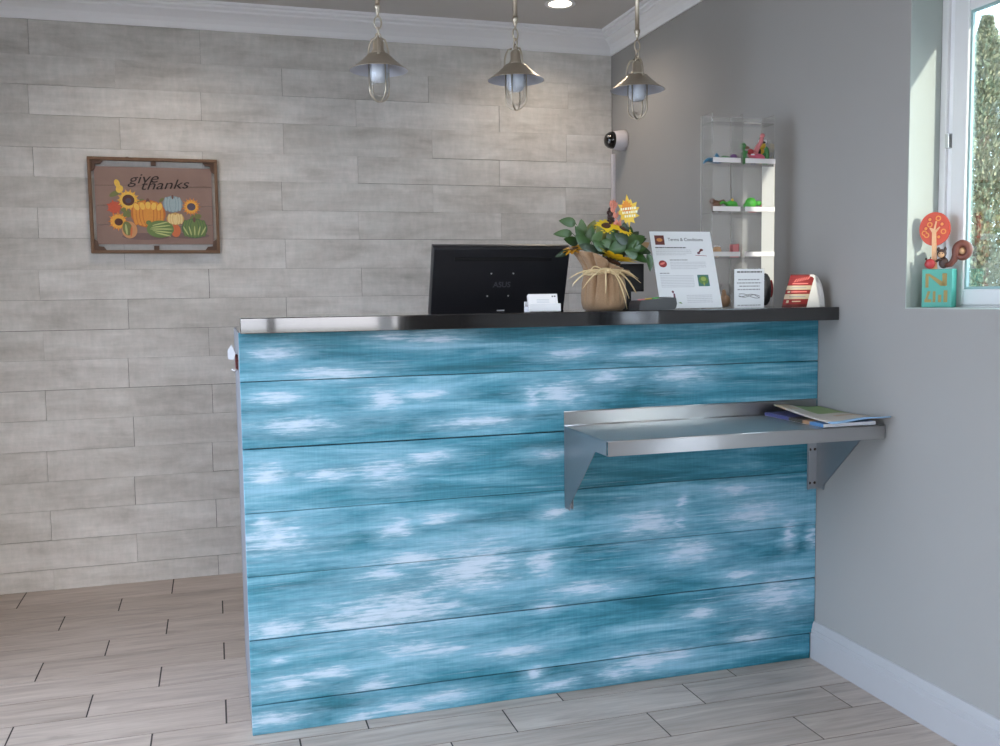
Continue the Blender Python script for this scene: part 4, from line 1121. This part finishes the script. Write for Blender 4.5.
# ------------------------------------------------------------------ pendant lamps
def pendant(x, dz, label, rz):
    t = thing('pendant_lamp', label, 'pendant lamp', (x, 0.45, CZ - 0.0005), rz, 'nautical pendant lamps above the counter')
    z = lambda v: v + dz - CZ
    g = MB(); g.lathe([(0.060, -0.0), (0.060, -0.012), (0.045, -0.024), (0.012, -0.030)], 28); g.build('ceiling_canopy', M['nickel'], t)
    g = MB(); g.cyl((0, 0, -0.028), (0, 0, z(2.106)), 0.0075, seg=14)
    g.lathe([(0.0095, z(2.112)), (0.0100, z(2.108)), (0.0100, z(2.102)), (0.006, z(2.099)), (0.0085, z(2.095)), (0.0045, z(2.088)), (0.0030, z(2.076))], 16); g.build('rod', M['nickel'], t)
    for k, (zc, hw, hh) in enumerate(((2.058, 0.0115, 0.019), (2.030, 0.0075, 0.014))):
        pts = []
        for q in range(16):
            a = 2 * PI * q / 16
            r_ = hw * math.cos(a)
            pts.append((r_ if k == 0 else 0, 0 if k == 0 else r_, z(zc) + hh * math.sin(a)))
        g = MB(); g.tube(pts, 0.0028, 8, closed=True); g.build('chain_link', M['nickel'], t)
    g = MB()
    g.tube([(0.0085 * math.cos(a), 0, z(2.014) + 0.011 * math.sin(a)) for a in [2 * PI * k / 14 for k in range(14)]], 0.0028, 8, closed=True)
    g.lathe([(0.005, z(2.012)), (0.008, z(2.008)), (0.014, z(2.004)), (0.0172, z(1.998)), (0.0172, z(1.974)), (0.0205, z(1.970)), (0.0230, z(1.965)), (0.0230, z(1.960)), (0.020, z(1.958))], 24)
    sk = g.build('socket_cap', M['nickel'], t)
    for a0 in (0.35, 0.35 + 2 * PI / 3, 0.35 + 4 * PI / 3):     # guard arms arching from the cap to the shade
        pts = [(0.012, 2.012), (0.024, 2.008), (0.032, 1.994), (0.036, 1.976), (0.0375, 1.958), (0.0375, 1.950)]
        g = MB(); g.tube([(r_ * math.cos(a0), r_ * math.sin(a0), z(v)) for r_, v in pts], 0.0030, 8); g.ell((0.0375 * math.cos(a0), 0.0375 * math.sin(a0), z(1.953)), (0.005, 0.005, 0.004), seg=10, rings=6)
        g.build('guard_arm', M['nickel'], t)
    outer = [(0.022, 1.962), (0.034, 1.9595), (0.041, 1.952), (0.055, 1.9385), (0.074, 1.9235), (0.089, 1.913), (0.0935, 1.9105)]
    g = MB(); g.lathe([(r_, z(v)) for r_, v in outer] + [(0.0945, z(1.9095)), (0.0930, z(1.9090))], 48, cap=False); g.build('shade', M['nickel'], t)
    g = MB(); g.lathe([(r_ - 0.0005, z(v - 0.0016)) for r_, v in outer], 48, cap=False); g.build('shade_lining', M['enamel'], t)
    g = MB(); g.lathe([(0.016, z(1.940)), (0.0275, z(1.930)), (0.030, z(1.916)), (0.030, z(1.892)), (0.026, z(1.880)), (0.015, z(1.873)), (0.001, z(1.871))], 28); g.build('bulb', M['frost'], t)
    g = MB(); g.lathe([(0.034, z(1.936)), (0.034, z(1.860)), (0.028, z(1.838)), (0.015, z(1.828)), (0.001, z(1.826))], 28, cap=False); g.build('glass_jar', M['clear'], t)
    for a0 in (0.0, PI / 2):
        pts = [(0.037, 1.934), (0.037, 1.856)] + [(0.037 * math.cos(a), 1.850 - 0.038 * math.sin(a)) for a in [PI * k / 14 for k in range(15)]] + [(-0.037, 1.856), (-0.037, 1.934)]
        g = MB(); g.tube([(r_ * math.cos(a0 + 0.4), r_ * math.sin(a0 + 0.4), z(v)) for r_, v in pts], 0.0023, 8); g.build('cage_wire', M['nickel'], t)
    return t


pendant(-1.3185, 0.008, 'leftmost of the three nickel cage pendant lamps, left of the monitor', 0.0)
pendant(-0.8615, 0.001, 'middle nickel cage pendant lamp, above the monitor', 0.5)
pendant(-0.4220, -0.010, 'rightmost nickel cage pendant lamp, nearest the security camera', 0.25)

# recessed downlights
def downlight(x, y, label):
    t = thing('downlight', label, 'ceiling light', (x, y, CZ - 0.0005), 0, 'recessed ceiling downlights')
    g = MB(); g.lathe([(0.048, -0.001), (0.062, -0.004), (0.066, -0.001), (0.066, 0.0)], 36, cap=False); g.build('trim_ring', M['trim'], t)
    g = MB(); g.lathe([(0.001, -0.0012), (0.048, -0.0012)], 32, cap=False); g.build('lamp_lens', M['lamp_glow'], t)
    L = bpy.data.lights.new('downlight_lamp', 'SPOT'); L.energy = 13; L.color = (1.0, 0.83, 0.66); L.spot_size = R(150); L.spot_blend = 0.8; L.shadow_soft_size = 0.045
    lo = bpy.data.objects.new('downlight_lamp', L); COL.objects.link(lo); lo.location = (x, y, CZ - 0.012)


downlight(-0.408, 1.24, 'lit recessed ceiling light above the display tower')
downlight(-2.0, 1.05, 'recessed ceiling light over the space behind the counter, left')
downlight(-2.3, -1.2, 'recessed ceiling light over the waiting area, left')
downlight(-1.0, -1.5, 'recessed ceiling light over the waiting area, right')

# ------------------------------------------------------------------ security camera and cable cover
t = thing('security_camera', 'white security camera with black dome in the wall corner', 'camera', (-0.0005, 1.495, 1.905))
g = MB(); mx = plane((0, 0, 0), (0, 1, 0), (0, 0, 1)) @ Matrix.Identity(4)
ax = Matrix.Rotation(-PI / 2, 4, 'Y')
g.lathe([(0.046, 0.0), (0.047, 0.010), (0.045, 0.033), (0.041, 0.056), (0.038, 0.060)], 32, 0, ax); g.build('housing', M['cam_white'], t)
g = MB(); g.lathe([(0.039, 0.055), (0.039, 0.066), (0.035, 0.081), (0.026, 0.093), (0.013, 0.099), (0.001, 0.101)], 32, 0, ax); dm = g.build('dome', M['lens'], t)
g = MB(); g.ell((-0.091, -0.020, 0.012), (0.006, 0.006, 0.006), seg=12, rings=8); g.ell((-0.089, -0.022, -0.014), (0.004, 0.004, 0.004), seg=12, rings=8); g.build('infrared_light', M['screw'], dm)
g = MB(); g.box(-0.016, -0.0005, 1.598, 1.622, 0.9, 1.86)
tag(g.build('cable_cover', M['cam_white'], None, bevel=0.002), 'slim white cable cover running down the corner below the camera', 'cable cover')

# ------------------------------------------------------------------ framed harvest picture
ox, oz = -2.0665, 1.590
pic = thing('framed_picture', 'brown wooden framed picture of pumpkins reading give thanks', 'picture', (ox, BY - 0.003, oz))
fw, fh, bw = 0.2535, 0.1955, 0.013
g = MB()
g.box(-fw, fw, -0.024, -0.002, fh - bw, fh); g.box(-fw, fw, -0.024, -0.002, -fh, -fh + bw)
g.box(-fw, -fw + bw, -0.024, -0.002, -fh + bw, fh - bw); g.box(fw - bw, fw, -0.024, -0.002, -fh + bw, fh - bw)
g.build('frame', M['frame_wood'], pic, bevel=0.0015)
for sx in (-1, 1):
    for sz in (-1, 1):
        pr = [(sx * (fw - bw), sz * (fh - bw)), (sx * (fw - bw - 0.046), sz * (fh - bw)), (sx * (fw - bw - 0.036), sz * (fh - bw - 0.014)), (sx * (fw - bw - 0.016), sz * (fh - bw - 0.016)),
              (sx * (fw - bw - 0.014), sz * (fh - bw - 0.036)), (sx * (fw - bw), sz * (fh - bw - 0.046))]
        if sx * sz < 0: pr.reverse()
        g = MB(); g.prism(pr, 0.004, 0.018, 0, plane((0, 0, 0), (1, 0, 0), (0, 0, 1))); g.build('corner_bracket', M['frame_dark'], pic)
for sz in (-1, 1):
    g = MB(); z0_, z1_ = sorted((sz * (fh - bw), sz * (fh - bw - 0.018))); g.box(-0.010, 0.010, -0.018, -0.004, z0_, z1_); g.build('frame_tab', M['frame_dark'], pic)
M['board'] = mat('mauve_brown_board', (142, 116, 106), 0.7, noise=0.18, scale=14)
bd = MB(); bwid, bhei = 0.2295, 0.1585
for k in range(4):
    z0_ = -bhei + k * bhei / 2; bd.box(-bwid, bwid, -0.014, -0.006, z0_ + 0.0006, z0_ + bhei / 2 - 0.0006)
board = bd.build('board', M['board'], pic)
AP = {}
def ap(name, rgb): AP[name] = len(AP); M['art_' + name] = mat('art_' + name, rgb, 0.7, noise=0.12, scale=120)
for nm, rgb in (('orange', (222, 150, 66)), ('orange_d', (196, 112, 56)), ('gold', (238, 192, 92)), ('blue', (160, 178, 182)), ('blue_d', (132, 150, 156)), ('cream', (232, 206, 146)), ('cream_d', (206, 160, 96)),
                ('neck', (206, 112, 70)), ('green', (108, 130, 76)), ('green_l', (188, 194, 130)), ('green_d', (82, 108, 74)), ('sun', (234, 172, 72)), ('sun_o', (224, 138, 66)), ('seed', (92, 56, 48)), ('seed_b', (88, 78, 92)),
                ('rust', (202, 92, 66)), ('stem', (108, 78, 70)), ('yel', (234, 190, 84)), ('moss', (118, 122, 72)), ('dusk', (120, 96, 92)), ('peach', (206, 150, 104))): ap(nm, rgb)
art = MB(); apl = plane((0, -0.0142, 0), (1, 0, 0), (0, 0, 1)); lay = [0.0]
def au(cx, cy): return ((cx - 497) * 0.000407, (390 - cy) * 0.000407)
def el(cx, cy, rx, ry, m, rot=0.0, n=22):
    lay[0] += 0.00003; x, y = au(cx, cy); art.flat(ellipse(x, y, rx * 0.000407, ry * 0.000407, n, rot), lay[0], AP[m], apl)
def petals(cx, cy, r, r0, n, m, m2=None, ph=0.0):
    for ring in ((0, 1.0, m), (1, 0.8, m2 or m)):
        lay[0] += 0.00003; pts = []
        for k in range(2 * n):
            a = PI * k / n + ph + ring[0] * PI / n
            q = r * ring[1] if k % 2 == 0 else r0 * 1.12
            x, y = au(cx + q * math.cos(a), cy + q * math.sin(a)); pts.append((x, y))
        art.flat(list(reversed(pts)), lay[0], AP[ring[2]], apl)
def pumpkin(cx, cy, rx, ry, m, md, n=3, stem='stem'):
    el(cx, cy, rx, ry, md)
    for k in sorted(range(-n, n + 1), key=lambda q: -abs(q)):
        f = k / (n + 0.4)
        el(cx + rx * f * 0.80, cy, rx * (0.34 - 0.16 * abs(f)), ry * (0.97 - 0.14 * abs(f)), md)
        el(cx + rx * f * 0.80, cy, rx * (0.29 - 0.15 * abs(f)), ry * (0.94 - 0.14 * abs(f)), m)
    el(cx, cy - ry * 0.86, rx * 0.11, ry * 0.26, stem)
el(400, 700, 230, 35, 'dusk'); el(820, 690, 200, 30, 'dusk')
for cx, cy, rx, ry, rot in ((120, 270, 60, 25, 0.5), (230, 480, 50, 30, 0.2), (200, 430, 60, 26, -.6), (350, 350, 50, 25, 0.4), (890, 500, 60, 30, 0.3), (560, 330, 30, 14, .8)): el(cx, cy, rx, ry, 'moss', rot)
for cx, cy, rx, ry, rot in ((145, 170, 26, 42, .3), (165, 225, 34, 40, -.4)): el(cx, cy, rx, ry, 'yel', rot)
petals(110, 410, 82, 40, 7, 'rust', 'rust'); petals(245, 335, 112, 62, 14, 'sun', 'yel'); el(245, 335, 58, 56, 'seed'); el(245, 340, 28, 26, 'seed_b')
petals(140, 550, 100, 52, 12, 'sun_o', 'sun'); el(145, 555, 40, 36, 'seed')
pumpkin(670, 370, 98, 84, 'blue', 'blue_d', 2); pumpkin(430, 470, 168, 140, 'orange', 'orange_d', 3)
for k in (-2, -1, 0, 1, 2): el(430 + k * 55, 385 + 8 * abs(k), 24, 38, 'gold', -0.25 * k)
petals(850, 395, 98, 46, 15, 'sun_o', 'sun'); el(850, 395, 42, 38, 'seed_b')
el(690, 640, 46, 66, 'neck'); pumpkin(690, 520, 86, 62, 'cream', 'cream_d', 2, 'cream_d')
el(540, 625, 132, 88, 'green')
for k in range(5): el(540 + 6 * k, 570 + k * 27, 112 - abs(k - 2) * 16, 7, 'green_l', 0.12 * (2 - k))
el(430, 560, 26, 22, 'green')
pumpkin(875, 615, 128, 102, 'green', 'green_d', 3); [el(875 + k * 44, 640, 7, 50, 'green_l', -0.25 * k) for k in (-2, -1, 0, 1, 2)]
el(245, 635, 74, 86, 'peach'); el(225, 620, 46, 72, 'moss', 0.2); el(215, 630, 10, 56, 'green_l', 0.1); el(262, 650, 10, 52, 'neck', -0.1)
art.build('painted_harvest', [M['art_' + k] for k in AP], board)
M['script'] = mat('dark_script_ink', (40, 27, 24), 0.7)
x, y = au(390, 120); text_mesh('lettering', 'give', 0.060, M['script'], board, apl @ Matrix.Translation((x, y, 0.0009)) @ Matrix.Rotation(R(4), 4, 'Z') @ Matrix.Diagonal((1.25, 0.95, 1, 1)), shear=0.35)
x, y = au(590, 178); text_mesh('lettering', 'thanks', 0.060, M['script'], board, apl @ Matrix.Translation((x, y, 0.0009)) @ Matrix.Rotation(R(3), 4, 'Z') @ Matrix.Diagonal((1.22, 0.92, 1, 1)), shear=0.35)
g = MB(); g.tube([(-0.18, -0.008, fh - bw + 0.002), (-0.1, -0.006, fh + 0.003), (-0.04, -0.006, fh - bw + 0.001)], 0.0012, 6); g.build('hanging_wire', M['dark_hole'], pic)

# ------------------------------------------------------------------ autumn ornament on the window sill
# its face looks out along (-0.87, -0.5): built in a local frame, x along the face, y into it
orn = thing('window_ornament', 'wooden squirrel and orange tree ornament on a teal block on the window sill', 'ornament', (0.0, 0.0, WZ0 + 0.0035))
fx = Vector((0.5, -0.866, 0)).normalized()
Mo = Matrix((fx, Vector((-fx.y, fx.x, 0)), Vector((0, 0, 1)))).transposed().to_4x4(); Mo.translation = Vector((0.019, -0.4372, 0))
g = MB(); g.box(0, 0.079, 0, 0.038, 0, 0.104, 0, Mo); blk = g.build('block', M['teal_block'], orn, bevel=0.0015)
fp = Mo @ plane((0, -0.0004, 0.004), (1, 0, 0), (0, 0, 1))
g = MB()
for q in ([(.010, .050), (.018, .050), (.018, .088), (.010, .088)], [(.012, .088), (.020, .088), (.060, .062), (.060, .054), (.050, .054)], [(.054, .054), (.066, .054), (.066, .088), (.054, .088)],
          [(.008, .010), (.026, .010), (.026, .018), (.008, .018)], [(.010, .018), (.016, .018), (.024, .040), (.016, .040)], [(.030, .010), (.037, .010), (.037, .040), (.030, .040)], [(.044, .010), (.052, .010), (.052, .030), (.044, .030)],
          [(.058, .010), (.068, .010), (.068, .042), (.058, .042)]):
    g.flat(q, 0.0003, 0, fp)
g.build('painted_marks', M['ochre'], blk)
g = MB(); tc_ = Mo @ plane((0.028, 0.010, 0.203), (1, 0, 0), (0, 0, 1))
g.prism(ellipse(0, 0.010, 0.040, 0.0455, 36), -0.004, 0.004, 0, tc_, side=1)
g.flat(ellipse(0, 0.010, 0.0375, 0.043, 36), 0.0043, 0, tc_)
for k, (a, b_, m) in enumerate(((-.012, .036, 1), (.010, .038, 2), (.020, .022, 1), (.024, .002, 2), (.012, -.012, 1), (-.022, .012, 1), (-.020, -.006, 2), (-.012, .022, 2), (-.026, 0.0, 2))):
    g.flat(ellipse(a, b_, 0.0075, 0.0075, 14), 0.0046, m, tc_); g.flat(ellipse(a, b_, 0.0042, 0.0042, 12), 0.0049, 2 if m == 1 else 0, tc_)
g.build('tree_disc', [M['orange'], M['orange_rim'], M['yellow_mark']], orn)
g = MB()
g.prism([(-.0045, -.0985), (.0105, -.0985), (.0055, 0.0), (.016, .014), (.0135, .0155), (.003, .006), (.007, .030), (.004, .031), (-.001, .010), (-.010, .014), (-.012, .012), (-.005, 0.0)], 0.0046, 0.0072, 0, tc_)
g.build('trunk', M['bare_wood'], orn)
sqp = Mo @ plane((-0.005, 0.008, 0.1045), (1, 0, 0), (0, 0, 1))
g = MB()
g.tube([(0.066, 0.009, 0.0045), (0.078, 0.012, 0.0045), (0.086, 0.022, 0.0045), (0.091, 0.035, 0.0045)] + [(0.108 + 0.0165 * math.cos(a), 0.047 + 0.0185 * math.sin(a), 0.0045) for a in [PI * 0.95 - 0.30 * k for k in range(19)]],
       [0.007, 0.008, 0.009, 0.010] + [0.0115 - 0.0002 * k for k in range(19)], 10, 0, sqp)
g.ell((0.108, 0.046, 0.0045), (0.009, 0.010, 0.008), 1, sqp)
g.build('squirrel_tail', [M['brown'], M['tan_paint']], orn)
g = MB()
g.ell((0.060, 0.016, 0.0045), (0.013, 0.0155, 0.007), 0, sqp); g.ell((0.055, 0.041, 0.005), (0.0125, 0.0125, 0.007), 0, sqp)
g.ell((0.055, 0.038, 0.0095), (0.0085, 0.0085, 0.004), 1, sqp); g.ell((0.0465, 0.053, 0.005), (0.004, 0.006, 0.003), 0, sqp); g.ell((0.0635, 0.053, 0.005), (0.004, 0.006, 0.003), 0, sqp)
g.tube([(0.056, 0.026, 0.010), (0.049, 0.024, 0.012), (0.043, 0.020, 0.011)], 0.0035, 8, 0, sqp)
g.ell((0.052, 0.041, 0.0132), (0.0013, 0.0016, 0.001), 2, sqp); g.ell((0.059, 0.041, 0.0132), (0.0013, 0.0016, 0.001), 2, sqp)
g.build('squirrel', [M['brown_dark'], M['tan_paint'], M['dark_hole']], orn)
g = MB(); g.ell((0.027, 0.014, 0.0125), (0.0145, 0.014, 0.006), 0, sqp); g.ell((0.017, 0.027, 0.0125), (0.003, 0.004, 0.003), 1, sqp); g.tube([(0.027, 0.026, 0.0125), (0.029, 0.033, 0.0125)], 0.0014, 6, 1, sqp)
g.build('red_apple', [M['crimson'], M['brown_dark']], orn)

# ------------------------------------------------------------------ light
wd = bpy.data.worlds.new('overcast_sky'); SC.world = wd; wd.use_nodes = True
nt = wd.node_tree; bg = nt.nodes['Background']
sk = nt.nodes.new('ShaderNodeTexSky'); sk.sky_type = 'NISHITA'; sk.sun_disc = False; sk.sun_elevation = R(20); sk.sun_rotation = R(166); sk.air_density = 1.0; sk.dust_density = 3.0; sk.ozone_density = 1.0
mxn = nt.nodes.new('ShaderNodeMix'); mxn.data_type = 'RGBA'; mxn.inputs[0].default_value = 0.78
mul = nt.nodes.new('ShaderNodeMix'); mul.data_type = 'RGBA'; mul.blend_type = 'MULTIPLY'; mul.inputs[0].default_value = 1.0; mul.inputs[7].default_value = (0.08, 0.08, 0.08, 1)
nt.links.new(sk.outputs[0], mul.inputs[6]); nt.links.new(mul.outputs[2], mxn.inputs[6]); mxn.inputs[7].default_value = (0.69, 0.832, 1.03, 1)
nt.links.new(mxn.outputs[2], bg.inputs['Color']); bg.inputs['Strength'].default_value = 10.0

S = bpy.data.lights.new('sun', 'SUN'); S.energy = 11.0; S.color = (1.0, 0.88, 0.78); S.angle = R(0.6)
so = bpy.data.objects.new('sun', S); COL.objects.link(so)
so.rotation_euler = Vector((-1.0, 6.5, -1.41)).to_track_quat('-Z', 'Y').to_euler()


def portal(name, loc, direction, sx, sy):
    L = bpy.data.lights.new(name, 'AREA'); L.shape = 'RECTANGLE'; L.size = sx; L.size_y = sy; L.cycles.is_portal = True
    o = bpy.data.objects.new(name, L); COL.objects.link(o); o.location = loc
    o.rotation_euler = Vector(direction).to_track_quat('-Z', 'Z').to_euler()


portal('window_portal', (LX - 0.14, (LW[0] + LW[1]) / 2, (LW[2] + LW[3]) / 2), (1, 0, 0), LW[1] - LW[0], LW[3] - LW[2])
portal('door_portal', ((DX0 + DX1) / 2, FY - 0.15, DZ1 / 2), (0, 1, 0), DX1 - DX0, DZ1)
portal('sidelight_portal', (0.14, (GY0 + GY1) / 2, (GZ0 + GZ1) / 2), (-1, 0, 0), GY1 - GY0, GZ1 - GZ0)
portal('side_window_portal', (0.175, (WY0 + WY1) / 2, (WZ0 + WZ1) / 2), (-1, 0, 0), WY1 - WY0, WZ1 - WZ0)

# ------------------------------------------------------------------ camera
fpx, pitch, roll, yaw = 953.594, -0.0807, -0.0136, 0.291
cam = bpy.data.cameras.new('camera'); co = bpy.data.objects.new('camera', cam); COL.objects.link(co)
cam.sensor_width = 36.0; cam.lens = fpx / 1000 * 36.0; cam.clip_start = 0.05
cy, sy, cp, spp, cr, sr = math.cos(yaw), math.sin(yaw), math.cos(pitch), math.sin(pitch), math.cos(roll), math.sin(roll)
rt = Vector((cy, -sy, 0)); fw_ = Vector((cp * sy, cp * cy, spp)); up = Vector((-spp * sy, -spp * cy, cp))
r2 = rt * cr + up * sr; u2 = -rt * sr + up * cr
mw = Matrix((r2, u2, -fw_)).transposed().to_4x4(); mw.translation = Vector((-1.8518, -2.6267, 1.1979))
co.matrix_world = mw
SC.camera = co

vs_ = SC.view_settings
vs_.view_transform = 'Standard'; vs_.look = 'None'; vs_.gamma = 1.0; vs_.exposure = 0.24; vs_.use_curve_mapping = False
SC.cycles.max_bounces = 10; SC.cycles.transparent_max_bounces = 24; SC.cycles.diffuse_bounces = 6
SC.cycles.sample_clamp_indirect = 6.0; SC.cycles.caustics_reflective = False; SC.cycles.caustics_refractive = False
SC.cycles.use_denoising = True
